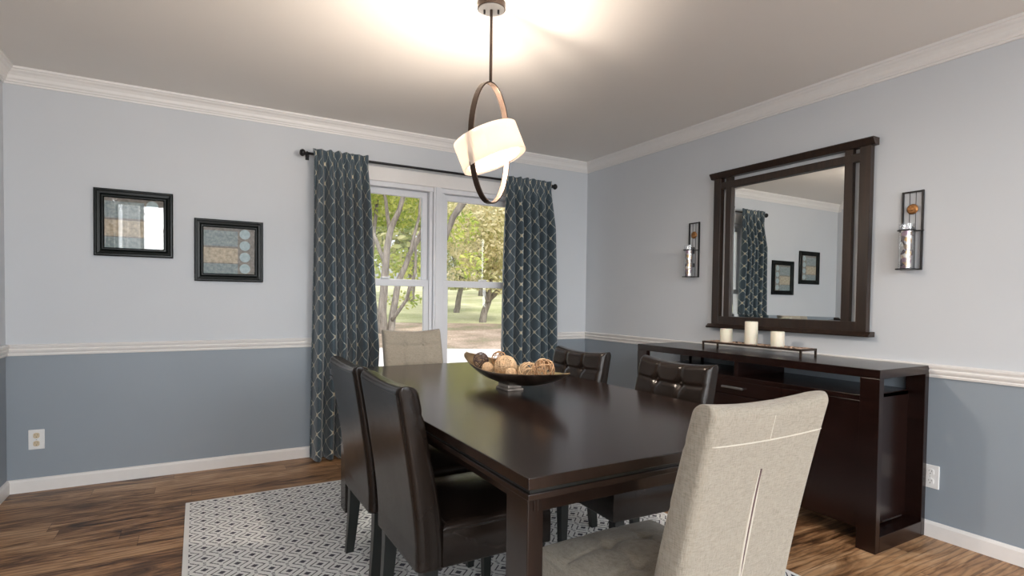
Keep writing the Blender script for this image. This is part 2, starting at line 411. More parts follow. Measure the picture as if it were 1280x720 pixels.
def prism(bm, prof, axis, a0, a1, m0=0, m1=0, mi=0):
    """prof: (u,z) polygon. axis 'x': profile is (y,z) swept along x; axis 'y': profile is (x,z) swept along y. m0/m1 mitre factor"""
    A, B = [], []
    for u, z in prof:
        p0 = a0 + m0*abs(u); p1 = a1 + m1*abs(u)
        A.append(bm.verts.new((p0, u, z) if axis == 'x' else (u, p0, z)))
        B.append(bm.verts.new((p1, u, z) if axis == 'x' else (u, p1, z)))
    n = len(prof)
    for k in range(n): bm.faces.new((A[k], A[(k+1) % n], B[(k+1) % n], B[k])).material_index = mi
    bm.faces.new(A[::-1]).material_index = mi; bm.faces.new(B).material_index = mi
def empty(name, loc=(0, 0, 0), rz=0):
    o = bpy.data.objects.new(name, None); COL.objects.link(o); o.location = loc; o.rotation_euler = (0, 0, rz); o.empty_display_size = .1
    return o
def tag(o, label=None, cat=None, group=None, kind=None):
    if label: o['label'] = label
    if cat: o['category'] = cat
    if group: o['group'] = group
    if kind: o['kind'] = kind
    return o
def struct(o): o['kind'] = 'structure'; return o
def copy_tree(o, parent=None):
    c = o.copy(); COL.objects.link(c)
    if parent: c.parent = parent
    for ch in list(o.children): copy_tree(ch, c)
    return c

# ------------------------------------------------------------------ room shell
XL, YR, H = -4.123, -8.62, 2.43
YM, H2 = -4.95, 3.60      # beyond YM an unseen taller living area, added for daylight and reflections
RAIL0, RAIL1, BASE = .795, .861, .078
struct(box('floor', MAT['floor'], None, (XL-.15, .15, YR-.15, .15, -.05, 0), bevel=0))
struct(box('ceiling', MAT['ceil'], None, (XL-.15, .15, YM, .15, H, H+.05), (XL-.15, .15, YM-.10, YM, H-.05, H2+.05), (XL-.15, .15, YR-.15, YM-.10, H2, H2+.05), bevel=0))
WX0, WX1, WZ0, WZ1 = -2.30, -.685, .52, 2.045      # window opening
def wall(name, boxes):
    bm = bmesh.new(); zs = .83
    for x0, x1, y0, y1, z0, z1 in boxes:
        if z0 < zs < z1:
            bx(bm, x0, x1, y0, y1, z0, zs, 1); bx(bm, x0, x1, y0, y1, zs, z1, 0)
        else: bx(bm, x0, x1, y0, y1, z0, z1, 0 if z0 >= zs else 1)
    return struct(from_bm(name, bm, [MAT['wall_up'], MAT['wall_low']]))
wall('wall_back', [(XL-.15, WX0, 0, .15, 0, H), (WX1, .15, 0, .15, 0, H), (WX0, WX1, 0, .15, 0, WZ0), (WX0, WX1, 0, .15, WZ1, H)])
wall('wall_right', [(0, .15, YM, 0, 0, H), (0, .15, YR, YM, 0, H2)])
LW, LD = (-8.30, -5.10, .10, 3.40), (-4.60, -3.72, 0, 2.05)
wall('wall_left', [(XL-.15, XL, YR, LW[0], 0, H2), (XL-.15, XL, LW[0], LW[1], 0, LW[2]), (XL-.15, XL, LW[0], LW[1], LW[3], H2), (XL-.15, XL, LW[1], YM, 0, H2), (XL-.15, XL, YM, LD[0], 0, H),
     (XL-.15, XL, LD[0], LD[1], LD[3], H), (XL-.15, XL, LD[1], 0, 0, H)])
RW = [(-4.06, -3.26, .45, 3.42), (-2.00, -.33, .68, 3.15)]
wall('wall_front', [(XL-.15, RW[0][0], YR-.15, YR, 0, H2), (RW[0][1], RW[1][0], YR-.15, YR, 0, H2), (RW[1][1], .15, YR-.15, YR, 0, H2)] +
     [(a, b, YR-.15, YR, 0, c) for a, b, c, d in RW] + [(a, b, YR-.15, YR, d, H2) for a, b, c, d in RW])
# crown, chair rail, baseboards
CR = [(0, H-.090), (.008, H-.090), (.010, H-.080), (.016, H-.078), (.018, H-.070), (.024, H-.062), (.028, H-.046), (.036, H-.031), (.046, H-.022), (.050, H-.014), (.056, H-.012), (.058, H), (0, H)]
RL = [(0, RAIL0), (.010, RAIL0), (.013, RAIL0+.010), (.010, RAIL0+.014), (.018, RAIL0+.026), (.020, RAIL0+.034), (.013, RAIL0+.040), (.022, RAIL0+.052), (.024, RAIL1-.004), (.018, RAIL1), (0, RAIL1)]
BS = [(0, 0), (.014, 0), (.014, BASE-.014), (.010, BASE-.004), (.004, BASE), (0, BASE)]
def trimset(prof, nm, gap=None):
    bm = bmesh.new()
    P = [(-u, z) for u, z in prof]
    segs = [(XL, 0)] if gap is None else [(XL, gap[0]), (gap[1], 0)]
    for a, b in segs: prism(bm, P, 'x', a, b, 1 if a == XL else 0, -1 if b == 0 else 0)
    struct(from_bm(nm[0], bm, MAT['trim']))
    bm = bmesh.new(); prism(bm, [(-u, z) for u, z in prof], 'y', 0, YM if prof is CR else YR, -1, 0); struct(from_bm(nm[1], bm, MAT['trim']))
    bm = bmesh.new()
    n = len(prof)
    A = [bm.verts.new((XL+u, -u, z)) for u, z in prof]; B = [bm.verts.new((XL+u, YM if prof is CR else LD[1]+.075, z)) for u, z in prof]
    for k in range(n): bm.faces.new((A[k], A[(k+1) % n], B[(k+1) % n], B[k]))
    bm.faces.new(A[::-1]); bm.faces.new(B); struct(from_bm(nm[2], bm, MAT['trim']))
trimset(CR, ('trim_1', 'trim_2', 'trim_3'))
trimset(RL, ('trim_4', 'trim_5', 'trim_6'), (WX0-.07, WX1+.07))
trimset(BS, ('baseboard_back', 'baseboard_right', 'baseboard_left'))

# ------------------------------------------------------------------ front window (double, double hung)
win = struct(empty('window_1', (-1.4975, 0, WZ0)))
def wbox(name, *b, par=win, mat='vinyl', bevel=.003):
    q = [(x0+1.4975, x1+1.4975, y0, y1, z0-WZ0, z1-WZ0) for x0, x1, y0, y1, z0, z1 in b]
    return box(name, MAT[mat], par, *q, bevel=bevel)
wbox('casing', (WX0-.075, WX0, -.018, .01, WZ0-.02, 2.04), (WX1, WX1+.075, -.018, .01, WZ0-.02, 2.04), (WX0-.075, WX1+.075, -.018, .01, 2.04, 2.146), mat='trim')
wbox('sill', (WX0-.10, WX1+.10, -.045, .06, WZ0-.05, WZ0-.02), (WX0-.075, WX1+.075, -.015, .01, WZ0-.12, WZ0-.05), mat='trim')
wbox('mullion', (-1.533, -1.462, -.012, .11, WZ0, 2.04), (-1.520, -1.478, -.022, .0, WZ0, 2.042))
wbox('window_frame', (WX0, WX0+.03, .0, .12, WZ0, 2.045), (WX1-.03, WX1, .0, .12, WZ0, 2.045), (WX0, WX1, .0, .12, 2.005, 2.045), (WX0, WX1, .0, .12, WZ0, WZ0+.03),
     (-1.562, -1.533, .012, .12, WZ0, 2.01), (-1.462, -1.433, .012, .12, WZ0, 2.01))
for (a, b) in ((WX0+.03, -1.562), (-1.433, WX1-.03)):
    up_ = wbox('upper_sash', (a, a+.045, .055, .085, 1.25, 2.005), (b-.045, b, .055, .085, 1.25, 2.005), (a, b, .055, .085, 1.955, 2.005), (a, b, .055, .085, 1.25, 1.285))
    lo_ = wbox('lower_sash', (a, a+.040, .022, .052, WZ0+.03, 1.305), (b-.040, b, .022, .052, WZ0+.03, 1.305), (a, b, .020, .054, 1.248, 1.303), (a, b, .022, .052, WZ0+.03, WZ0+.085))
    wbox('glass_pane', (a+.04, b-.04, .068, .072, 1.27, 1.96), par=up_, mat='pane', bevel=0)
    wbox('glass_pane', (a+.035, b-.035, .035, .039, WZ0+.07, 1.26), par=lo_, mat='pane', bevel=0)
    c = (a+b)/2
    wbox('sash_lock', (c-.03, c+.03, .012, .05, 1.303, 1.318), par=lo_, mat='vinyl')
for i, (a, b, c, d) in enumerate(RW):
    w_ = struct(empty('window_%d' % (i+2), ((a+b)/2, YR, c)))  # unseen rear windows, added to go with the fill lamps and reflections
    bm = bmesh.new(); h = (b-a)/2; t = d-c
    for q in ((-h-.06, -h, .0, .02, -.06, t+.05), (h, h+.06, .0, .02, -.06, t+.05), (-h-.06, h+.06, .0, .02, t, t+.05), (-h-.06, h+.06, .0, .03, -.06, 0),
              (-h, -h+.03, -.08, 0, 0, t), (h-.03, h, -.08, 0, 0, t), (-.02, .02, -.08, -.03, 0, t), (-h, h, -.08, -.04, t/2-.02, t/2+.02)): bx(bm, *q)
    from_bm('window_frame', bm, MAT['trim'], w_, bevel=.003)
    box('glass_pane', MAT['pane'], w_, (-h+.02, h-.02, -.06, -.056, 0, t), bevel=0)

w_ = struct(empty('window_4', (XL, -6.70, LW[2]))); hh, tt = (LW[1]-LW[0])/2, LW[3]-LW[2]  # unseen side window, added for light and glare in the picture glass
box('window_frame', MAT['trim'], w_, (0, .02, -hh-.06, -hh, 0, tt+.06), (0, .02, hh, hh+.06, 0, tt+.06), (0, .02, -hh, hh, tt, tt+.06), (-.10, 0, -hh, -hh+.05, 0, tt), (-.10, 0, hh-.05, hh, 0, tt), (-.08, -.02, -.04, .04, 0, tt), (-.10, 0, -hh, hh, 0, .05), (-.10, 0, -hh, hh, tt-.04, tt))
box('glass_pane', MAT['pane'], w_, (-.06, -.055, -hh+.03, hh-.03, .03, tt-.03), bevel=0)
d_ = struct(empty('door_1', (XL, (LD[0]+LD[1])/2, 0))); hd = (LD[1]-LD[0])/2-.005
box('door_panel', MAT['trim'], d_, (-.06, -.02, -hd, -.24, .004, 2.04), (-.06, -.02, .24, hd, .004, 2.04), (-.06, -.02, -.05, .05, .004, 2.04), (-.06, -.02, -.24, -.05, .004, 1.0), (-.06, -.02, .05, .24, .004, 1.0), (-.06, -.02, -.24, -.05, 1.86, 2.04), (-.06, -.02, .05, .24, 1.86, 2.04))
box('door_casing', MAT['trim'], d_, (0, .02, -hd-.07, -hd-.005, 0, 2.11), (0, .02, hd+.005, hd+.07, 0, 2.11), (0, .02, -hd-.005, hd+.005, 2.05, 2.11))
box('glass_pane', MAT['pane'], d_, (-.042, -.038, -.25, .25, .98, 1.88), bevel=0)

# ------------------------------------------------------------------ garden
def gz(x, y): return -.54 + .05*(.87*(y+4.15)+.5*(x+3.17))
def ground(name, mat, d0, d1, lift, s=40):
    bm = bmesh.new(); V = []
    f = Vector((.5, .87, 0)).normalized(); r = Vector((.87, -.5, 0)).normalized()
    c = Vector((-3.17, -4.15, 0))
    for d in (d0, d1):
        for k in (-s, s):
            p = c + f*d + r*k; V.append(bm.verts.new((p.x, p.y, gz(p.x, p.y)+lift)))
    lo = [bm.verts.new((v.co.x, v.co.y, v.co.z-.25)) for v in V]
    bm.faces.new((V[0], V[1], V[3], V[2])); bm.faces.new((lo[0], lo[2], lo[3], lo[1]))
    for a, b in ((0, 1), (1, 3), (3, 2), (2, 0)): bm.faces.new((V[a], lo[a], lo[b], V[b]))
    return struct(from_bm(name, bm, mat))
def gpt(d, s):
    """point on the garden slope, d metres out along the sight line and s metres to its right"""
    f = Vector((.5, .87, 0)).normalized(); r = Vector((.87, -.5, 0)).normalized(); p = Vector((-3.17, -4.15, 0)) + f*d + r*s
    return Vector((p.x, p.y, gz(p.x, p.y)))
lawn = ground('lawn', MAT['grass'], 17.9, 110, 0, 80)
ground('dirt_bed', MAT['dirt'], 12.0, 17.9, .0, 40)
ground('gravel_drive', MAT['drive'], 8.6, 12.0, 0, 40)
FV = Vector((math.sin(yaw), math.cos(yaw), 0)); RV = Vector((math.cos(yaw), -math.sin(yaw), 0)); C0 = Vector((-3.17442, -4.14918, 1.15502))
def at(px, py, D):      # world point D metres in front of the camera position for a measured sight line
    d = fw*1.0 + r2*((px-640)/F_PX) - u2*((py-391.892)/F_PX)
    return C0 + d*D
def leaves(name, blobs, n, size, mat, parent, seed):
    rr = random.Random(seed); V = []; Fc = []
    tot = sum(b[3]*b[4]*b[5] for b in blobs)
    for cx, cy, cz, rx, ry, rz in blobs:
        for _ in range(int(n*rx*ry*rz/tot)):
            while True:
                p = Vector((rr.uniform(-1, 1), rr.uniform(-1, 1), rr.uniform(-1, 1)))
                if .15 < p.length < 1: break
            p *= (1 if rr.random() < .5 else 1/max(.5, p.length))*.98
            c = Vector((cx+p.x*rx, cy+p.y*ry, cz+p.z*rz))
            q = Euler((rr.uniform(0, 6.3), rr.uniform(0, 6.3), rr.uniform(0, 6.3))).to_matrix(); s = size*rr.uniform(.6, 1.3)
            k = len(V)
            for a, b_ in ((0, -1), (.45, -.2), (.3, .5), (0, 1), (-.3, .5), (-.45, -.2)): V.append(c + q @ Vector((a*s, b_*s, .12*s*(abs(a)*2))))
            Fc.append(tuple(range(k, k+6)))
    me = bpy.data.meshes.new(name); me.from_pydata(V, [], Fc); return link(name, me, mat, parent)
def branchmesh(chains, parent):
    bm = bmesh.new()
    for pts, r0, r1 in chains:
        P = [Vector(p) for p in pts]; out = []
        for i in range(len(P)-1):
            for k in range(4):
                t = k/4; out.append(P[i].lerp(P[i+1], t))
        out.append(P[-1]); n = len(out)
        out = [p + Vector((R.uniform(-1, 1), R.uniform(-1, 1), 0))*r0*.12 for p in out]
        tube(bm, out, [r0+(r1-r0)*i/(n-1) for i in range(n)], 8)
    return from_bm('trunk', bm, MAT['bark'], parent, smooth=True)
def tree(kind, label, base, chains, blobs, n, size, lm, seed, group='trees in the garden'):
    t = tag(empty(kind, base), label, 'tree', group)
    loc = Vector(base)
    branchmesh([([Vector(p)-loc for p in c], a, b) for c, a, b in chains], t)
    leaves('foliage', [(x-loc.x, y-loc.y, z-loc.z, rx, ry, rz) for x, y, z, rx, ry, rz in blobs], n, size, lm, t, seed)
    return t
D = 14.8
b0 = at(488, 418, D)
ch = []
def ch_px(pts, r0, r1, D, dd=0):
    n = len(pts); return ([at(x, y, D + dd*i/(n-1)) for i, (x, y) in enumerate(pts)], r0, r1)
ch += [ch_px([(487, 424), (492, 390), (498, 352), (512, 318), (528, 292), (545, 250), (560, 190)], .11, .035, D, .8),
       ch_px([(480, 424), (478, 380), (482, 330), (487, 290), (500, 262), (512, 215), (520, 170)], .13, .04, D, -.6),
       ch_px([(477, 424), (466, 370), (464, 320), (470, 270), (474, 215), (480, 160)], .085, .03, D, .9),
       ch_px([(512, 318), (524, 270), (527, 230), (524, 180)], .05, .02, D, .5),
       ch_px([(490, 400), (508, 375), (519, 340), (520, 300), (535, 270)], .055, .02, D, -.9),
       ch_px([(482, 330), (470, 300), (452, 250)], .07, .03, D, .4),
       ch_px([(487, 290), (482, 250), (470, 200)], .06, .03, D, -.5)]
def bl(px, py, D, rx, rz, ry=None): p = at(px, py, D); return (p.x, p.y, p.z, rx, ry or rx, rz)
tree('leafy_tree', 'multi-stemmed grey-barked tree seen through the left window sash', b0, ch,
     [bl(500, 130, D, 2.2, 1.2), bl(420, 200, D, 1.6, 1.4), bl(480, 240, D+1.6, 1.6, 1.2), bl(520, 330, D+1.6, .8, .5), bl(505, 375, D+1, .5, .25), bl(470, 330, D+2, .7, .6), bl(590, 330, D+.6, .45, .4), bl(575, 285, D+.6, .6, .5)], 16000, .075, MAT['leaf_green'], 3)
D = 18.3
b1 = at(602, 407, D)
tree('golden_tree', 'golden-leaved tree with forked trunk seen in the right window sash', b1,
     [ch_px([(603, 409), (605, 392), (611, 375), (620, 366), (635, 352)], .14, .07, D, .3), ch_px([(611, 378), (604, 360), (598, 340), (600, 300), (606, 250)], .09, .03, D, .3), ch_px([(635, 352), (648, 320), (650, 280)], .09, .03, D), ch_px([(611, 375), (616, 340), (624, 300)], .08, .03, D)],
     [bl(606, 300, D, 1.3, 1.0), bl(590, 345, D, .9, .42), bl(628, 352, D, .9, .42), bl(606, 352, D, .6, .3), bl(650, 290, D, 1.6, 1.5), bl(600, 255, D+.5, 1.2, .7), bl(640, 235, D+.5, 1.4, .8)], 16000, .07, MAT['leaf_gold'], 5)
b2 = at(569, 408, D)
D = 22.5
b2 = at(569, 396, D)
tree('slender_tree', 'slender straight trunk with yellow-green crown beside the golden tree', b2,
     [ch_px([(569, 397), (572, 385), (577, 355), (582, 320), (584, 270)], .15, .05, D), ch_px([(577, 355), (566, 320), (560, 280)], .08, .03, D)],
     [bl(572, 345, D+.3, 1.1, .6), bl(568, 300, D, 1.4, 1.3), bl(560, 250, D, 1.6, 1.2)], 9000, .07, MAT['leaf_dark'], 8)
b3 = at(640, 300, 8.6)
tree('overhanging_tree', 'near tree whose dark bough crosses the top of the right pane', gpt(9.0, 2.4),
     [([gpt(9, 2.4), gpt(9, 2.4)+Vector((0, 0, 2.4)), at(600, 180, 8.8), at(590, 215, 8.7)], .2, .12), ch_px([(600, 190), (585, 245), (566, 272), (556, 300)], .08, .04, 8.7)],
     [bl(585, 262, 9.2, .40, .12), bl(612, 268, 9.2, .35, .10), bl(640, 180, 9, 1.3, .8)], 3600, .034, MAT['leaf_gold'], 9)
far = [(30, -15.2, 'leafy_tree'), (35, -10.2, 'leafy_tree'), (30, -5.6, 'leafy_tree'), (38, -2.2, 'golden_tree'), (46, 1.8, 'leafy_tree'), (40, 5.8, 'golden_tree'), (31, 10.2, 'leafy_tree'), (34, 20, 'leafy_tree')]
labs = ['first of the broad far trees from the left beyond the lawn', 'second broad far tree from the left beyond the lawn', 'broad far tree behind the stems of the grey-barked tree', 'far tree beyond the lawn just right of the window mullion',
        'far tree on the rise behind the golden tree', 'far golden tree behind the right curtain edge', 'far green tree right of the window beyond the lawn', 'last far green tree on the right beyond the lawn']
for i, (d, s, k) in enumerate(far):
    g = gpt(d, s); h = 6.5
    tree('distant_tree', labs[i], g, [([g, g+Vector((.1, 0, 1.6)), g+Vector((0, .2, 3.6))], .25, .12)],
         [(g.x, g.y, g.z+3.4, 2.2, 2.0, 1.9), (g.x+.8, g.y, g.z+6.0, 2.3, 2.0, 2.0), (g.x-1.2, g.y+.3, g.z+5.2, 1.9, 1.7, 1.8), (g.x, g.y, g.z+8.5, 2.0, 2, 2.0)], 5000, .22,
         MAT['leaf_dark'] if k == 'leafy_tree' else MAT['leaf_gold'], 20+i, 'distant trees beyond the lawn')

# ------------------------------------------------------------------ rug
t = tag(box('area_rug', MAT['rug'], None, (-RUGW/2, RUGW/2, -RUGL/2, RUGL/2, 0, .010), bevel=.003), 'large white rug with black diamond lattice under the dining table', 'rug')
t.location = ((RUGX0+RUGX1)/2, (RUGY0+RUGY1)/2, 0)

# ------------------------------------------------------------------ dining table
TX0, TX1, TY0, TY1 = -2.540, -1.485, -3.125, -1.030
tb = tag(empty('dining_table', ((TX0+TX1)/2, (TY0+TY1)/2, .010)), 'rectangular espresso wood dining table with double-edged top on the rug', 'table')
hx, hy = (TX1-TX0)/2, (TY1-TY0)/2
box('tabletop', MAT['table'], tb, (-hx, hx, -hy, hy, .722, .750), bevel=.002)
box('tabletop_groove', MAT['chairleg'], tb, (-hx+.008, hx-.008, -hy+.008, hy-.008, .713, .722), bevel=0)
box('under_top', MAT['table'], tb, (-hx, hx, -hy, hy, .698, .713), bevel=.002)
box('apron', MAT['table'], tb, (-hx+.07, hx-.07, -hy+.07, -hy+.095, .640, .698), (-hx+.07, hx-.07, hy-.095, hy-.07, .640, .698), (-hx+.06, -hx+.085, -hy+.07, hy-.07, .640, .698), (hx-.085, hx-.06, -hy+.07, hy-.07, .640, .698), bevel=.001)
def leg_bm(sx, sy):
    bm = bmesh.new()
    x0, y0 = sx*(hx-.045), sy*(hy-.075)
    for z0, z1, g in ((0, .698, 0),):
        bx(bm, x0, x0-sx*.045, y0, y0-sy*.105, 0, .698)
    return bm
for sx in (-1, 1):
    for sy in (-1, 1): from_bm('leg', leg_bm(sx, sy), MAT['table'], tb, bevel=.003)

# ------------------------------------------------------------------ chairs
def spaced(n, r, L):
    """-L..L positions, dense near both ends over r"""
    out = [-L + r*(1-math.cos(PI/2*k/6)) for k in range(6)]
    m = n-12; out += [-L+r + (2*L-2*r)*k/m for k in range(m+1)]; out += [-q for q in out[5::-1]]
    return out
def make_chair(name, beige):
    W = .435 if not beige else .383; hw = W/2
    zt = .885 if not beige else .945; zb = .315
    mat = MAT['linen'] if beige else MAT['leather']
    root = empty(name)
    lean = .060 if not beige else .098
    def outer(z):
        q = max(0, (z-.38)/(zt-.38)); return -lean*q**1.25
    def thick(z): q = max(0, (z-zb)/(zt-zb)); return .088-.026*q
    rows = (zt-.090, zt-.235); cols = (-W/6, W/6)
    def tuft(x, z):
        d = 0
        for zr in rows: d -= .006*math.exp(-((z-zr)/.007)**2)
        if z > rows[1]-.14:
            for xc in cols: d -= .006*math.exp(-((x-xc)/.007)**2)*min(1, (z-rows[1]+.14)/.03)
        for zr in rows:
            for xc in cols: d -= .012*math.exp(-(((x-xc)**2+(z-zr)**2)/.022**2))
        return d
    def sag(x): return .014*(1-(x/hw)**2)
    rr = .024
    xs = spaced(64, rr, hw)
    zs = [zb + (zt-rr-zb)*k/84 for k in range(84)] + [zt-rr + rr*math.sin(PI/2*k/7) for k in range(8)]
    V = []; nx, nz = len(xs), len(zs)
    for side in (0, 1):
        for z in zs:
            for x in xs:
                ex = min(1, (hw-abs(x))/rr); ez = min(1, (zt-z)/rr)
                tx = math.sqrt(max(0, 1-(1-ex)**2)); tz = math.sqrt(max(0, 1-(1-ez)**2))
                t = .55+.45*tx if side == 0 and False else tx
                k = (.42+.58*tx)*(.30+.70*tz)
                mid = outer(z) + thick(z)/2; th = thick(z)/2
                wrap = .012*(x/hw)**2*max(0, (z-.5)/.4)*-1
                y = mid + th*k + wrap + tuft(x, z)*min(1, ex)*tz + (.008*tx*tz) if side == 0 else mid - th*k + wrap
                zz = z - sag(x)*max(0, (z-zt+.25)/.25)
                V.append((x, y, zz))
    Fc = []
    n = nx*nz
    for j in range(nz-1):
        for i in range(nx-1):
            a = j*nx+i; Fc.append((a, a+nx, a+nx+1, a+1)); Fc.append((n+a, n+a+1, n+a+nx+1, n+a+nx))
    for j in range(nz-1):
        a = j*nx; Fc.append((a, n+a, n+a+nx, a+nx)); a = j*nx+nx-1; Fc.append((a, a+nx, n+a+nx, n+a))
    for i in range(nx-1):
        a = i; Fc.append((a, a+1, n+a+1, n+a)); a = (nz-1)*nx+i; Fc.append((a, n+a, n+a+1, a+1))
    me = bpy.data.meshes.new('backrest'); me.from_pydata(V, [], Fc)
    back = link('backrest', me, mat, root, smooth=True)
    for zr in rows[:1]:
        for xc in cols:
            bm = bmesh.new(); bmesh.ops.create_uvsphere(bm, u_segments=14, v_segments=8, radius=.010)
            for v in bm.verts: v.co.y *= .55; v.co += Vector((xc, outer(zr)+thick(zr)+.008-.019, zr-sag(xc)*.5))
            from_bm('button', bm, mat, back, smooth=True)
    # seat
    hw = (.435 if not beige else .430)/2
    SY0, SY1 = .082, .478; st = .452; sb = .315; r = .020
    bm = bmesh.new()
    ys = [SY0+(SY1-SY0)/2+q for q in spaced(56, r, (SY1-SY0)/2)]; xx = spaced(60, r, hw)
    G = []
    for y in ys:
        row = []
        for x in xx:
            ex = min(1, (hw-abs(x))/r); ey = min(1, min(y-SY0+.5*r if False else y-SY0, SY1-y)/r)
            t = math.sqrt(max(0, 1-(1-ex)**2))*math.sqrt(max(0, 1-(1-ey)**2))
            u = x/hw; v = (y-(SY0+SY1)/2)/((SY1-SY0)/2)
            z = st - r*(1-t)*.9 + .026*(1-u*u)*(1-v*v)**.8 if abs(v) < 1 else st - r*(1-t)*.9
            if beige:
                for yc in (SY1-.125, SY1-.25):
                    for xc in (-.065, .065): z -= .016*math.exp(-(((x-xc)**2+(y-yc)**2)/.02**2))
                    z -= .004*math.exp(-((y-yc)/.007)**2)*t
                for xc in (-.065, .065): z -= .004*math.exp(-((x-xc)/.007)**2)*t
            row.append(bm.verts.new((x, y, z)))
        G.append(row)
    for j in range(len(ys)-1):
        for i in range(len(xx)-1): bm.faces.new((G[j][i], G[j][i+1], G[j+1][i+1], G[j+1][i]))
    ring = G[0] + [g[-1] for g in G[1:]] + G[-1][-2::-1] + [g[0] for g in G[-2:0:-1]]
    prev = ring
    for z in (st-.022, st-.026, st-.032, .38, sb+.006, sb):
        ins = .0035 if z == st-.026 else (-.001 if z == .38 else (.004 if z == sb else 0))
        cur = []
        for v in ring:
            x, y = v.co.x, v.co.y
            cur.append(bm.verts.new((x-math.copysign(ins, x) if abs(abs(x)-hw) < 1e-4 else x, y-ins if abs(y-SY1) < 1e-4 else y, z)))
        for k in range(len(ring)): bm.faces.new((prev[k], prev[(k+1) % len(ring)], cur[(k+1) % len(ring)], cur[k]))
        prev = cur
    bm.faces.new(prev)
    seat = from_bm('seat', bm, mat, root, smooth=True)
    # legs
    for sx in (-1, 1):
        for rear in (0, 1):
            bm = bmesh.new(); sec = []
            for z in (0, .08, .16, .24, .33):
                q = z/.33
                s = .014+.008*q
                if rear: cx, cy = sx*(hw-.026), .045 - .025*(1-q)**1.5 ; sy = .018+.008*q
                else: cx, cy = sx*(hw-.030), SY1-.038; sy = s
                sec.append([bm.verts.new((cx+a*s, cy+b_*sy, z)) for a, b_ in ((-1, -1), (1, -1), (1, 1), (-1, 1))])
            for A, B in zip(sec, sec[1:]):
                for k in range(4): bm.faces.new((A[k], A[(k+1) % 4], B[(k+1) % 4], B[k]))
            bm.faces.new(sec[0]); bm.faces.new(sec[-1])
            from_bm('leg', bm, MAT['chairleg'], root, bevel=.002)
    hw = W/2
    pm = MAT['piping'] if beige else mat
    # welt across the rear and edge seams of the back
    def rear_pt(x, z): 
        ex = min(1, (hw-abs(x))/rr); tx = math.sqrt(max(0, 1-(1-ex)**2))
        return (x, outer(z)+thick(z)/2-thick(z)/2*(.42+.58*tx)-.012*(x/hw)**2*max(0, (z-.5)/.4), z-sag(x)*max(0, (z-zt+.25)/.25))
    if beige:
        bm = bmesh.new(); tube(bm, [rear_pt(-hw+.012+(W-.024)*k/24, zt-.082) for k in range(25)], .0018, 6)
        from_bm('welt', bm, pm, back, smooth=True)
        bm = bmesh.new(); tube(bm, [rear_pt(.008, zt-.082+.058*k/8) for k in range(9)], .0012, 6); from_bm('seam', bm, pm, back, smooth=True)
        bm = bmesh.new(); 
        zz = [zt-.150-(.45)*k/16 for k in range(17)]
        for s in (-1, 1): tube(bm, [tuple(Vector(rear_pt(s*.0060*math.sin(PI*min(1, (k+.2)/16*1.6))**.5 if 0 < k < 10 else s*.002, z))) for k, z in enumerate(zz)], [.0010+.0024*min(1, k/4) for k in range(17)], 6)
        from_bm('slit_edge', bm, pm, back, smooth=True)
        bm = bmesh.new(); tube(bm, [tuple(Vector(rear_pt(0, z))+Vector((0, .0006, 0))) for z in zz], .0034, 6); from_bm('slit', bm, MAT['slit'], back)
    else:
        bm = bmesh.new()
        for sx in (-1, 1): tube(bm, [rear_pt(sx*(hw-.012), zb+.01+(zt-.04-zb)*k/30) for k in range(31)], .0014, 6)
        tube(bm, [rear_pt(-hw+.012+(W-.024)*k/24, zt-.022) for k in range(25)], .0014, 6)
        from_bm('edge_seam', bm, mat, back, smooth=True)
    return root
dark = make_chair('leather_dining_chair', False)
beige = make_chair('linen_dining_chair', True)
def place(o, x, y, rz, label, group):
    o.location = (x, y, .010); o.rotation_euler = (0, 0, rz); tag(o, label, 'chair', group)
GD, GB = 'dark leather dining chairs', 'beige linen dining chairs'
c1 = copy_tree(dark); c2 = copy_tree(dark); c3 = copy_tree(dark); cb = copy_tree(beige)
place(dark, -2.602, -2.382, -PI/2, 'dark brown leather chair on the left side nearest the camera', GD)
place(c1, -2.602, -1.857, -PI/2, 'dark brown leather chair on the left side nearer the curtain', GD)
place(c2, -1.415, -1.775, PI/2, 'dark tufted leather chair on the right side nearer the room corner', GD)
place(c3, -1.345, -2.385, PI/2-.04, 'dark tufted leather chair on the right side in front of the sideboard', GD)
place(beige, -2.127, -3.335, 0, 'beige linen chair at the near end of the table, seen from behind', GB)
place(cb, -1.975, -.830, PI, 'beige tufted linen chair at the window end of the table', GB)

# ------------------------------------------------------------------ bowl and woven balls
bw = tag(empty('decorative_bowl', (-1.970, -2.030, .760)), 'long boat-shaped bronze bowl holding woven balls on the table', 'bowl')
def bowl_sec(t, a, inner):
    """t -1..1 along length, a -1..1 across"""
    L = .455; w_ = .114*(1-abs(t)**2.0)**.75
    zr = .082 + .038*abs(t)**1.6; zb_ = .022 + (.098)*abs(t)**2.1
    dpt = max(0.0, zr-zb_)
    x = a*w_; z = zr - dpt*(1-abs(a)**2.4)
    if inner: x *= .955; z += .006*(1-abs(a)**2.4)
    return Vector((x, t*L, z))
bm = bmesh.new(); nt_, na = 48, 20
GR = []
for inner in (0, 1):
    GR.append([[bm.verts.new(bowl_sec(-1+2*i/nt_ if 0 < i < nt_ else (-.999 if i == 0 else .999), -1+2*j/na, inner)) for j in range(na+1)] for i in range(nt_+1)])
for inner in (0, 1):
    g = GR[inner]
    for i in range(nt_):
        for j in range(na):
            f = bm.faces.new((g[i][j], g[i][j+1], g[i+1][j+1], g[i+1][j])); f.material_index = inner
for i in range(nt_):
    for j in (0, na):
        f = bm.faces.new((GR[0][i][j], GR[0][i+1][j], GR[1][i+1][j], GR[1][i][j])); f.material_index = 1
for i in (0, nt_):
    for j in range(na): bm.faces.new((GR[0][i][j], GR[0][i][j+1], GR[1][i][j+1], GR[1][i][j])).material_index = 1
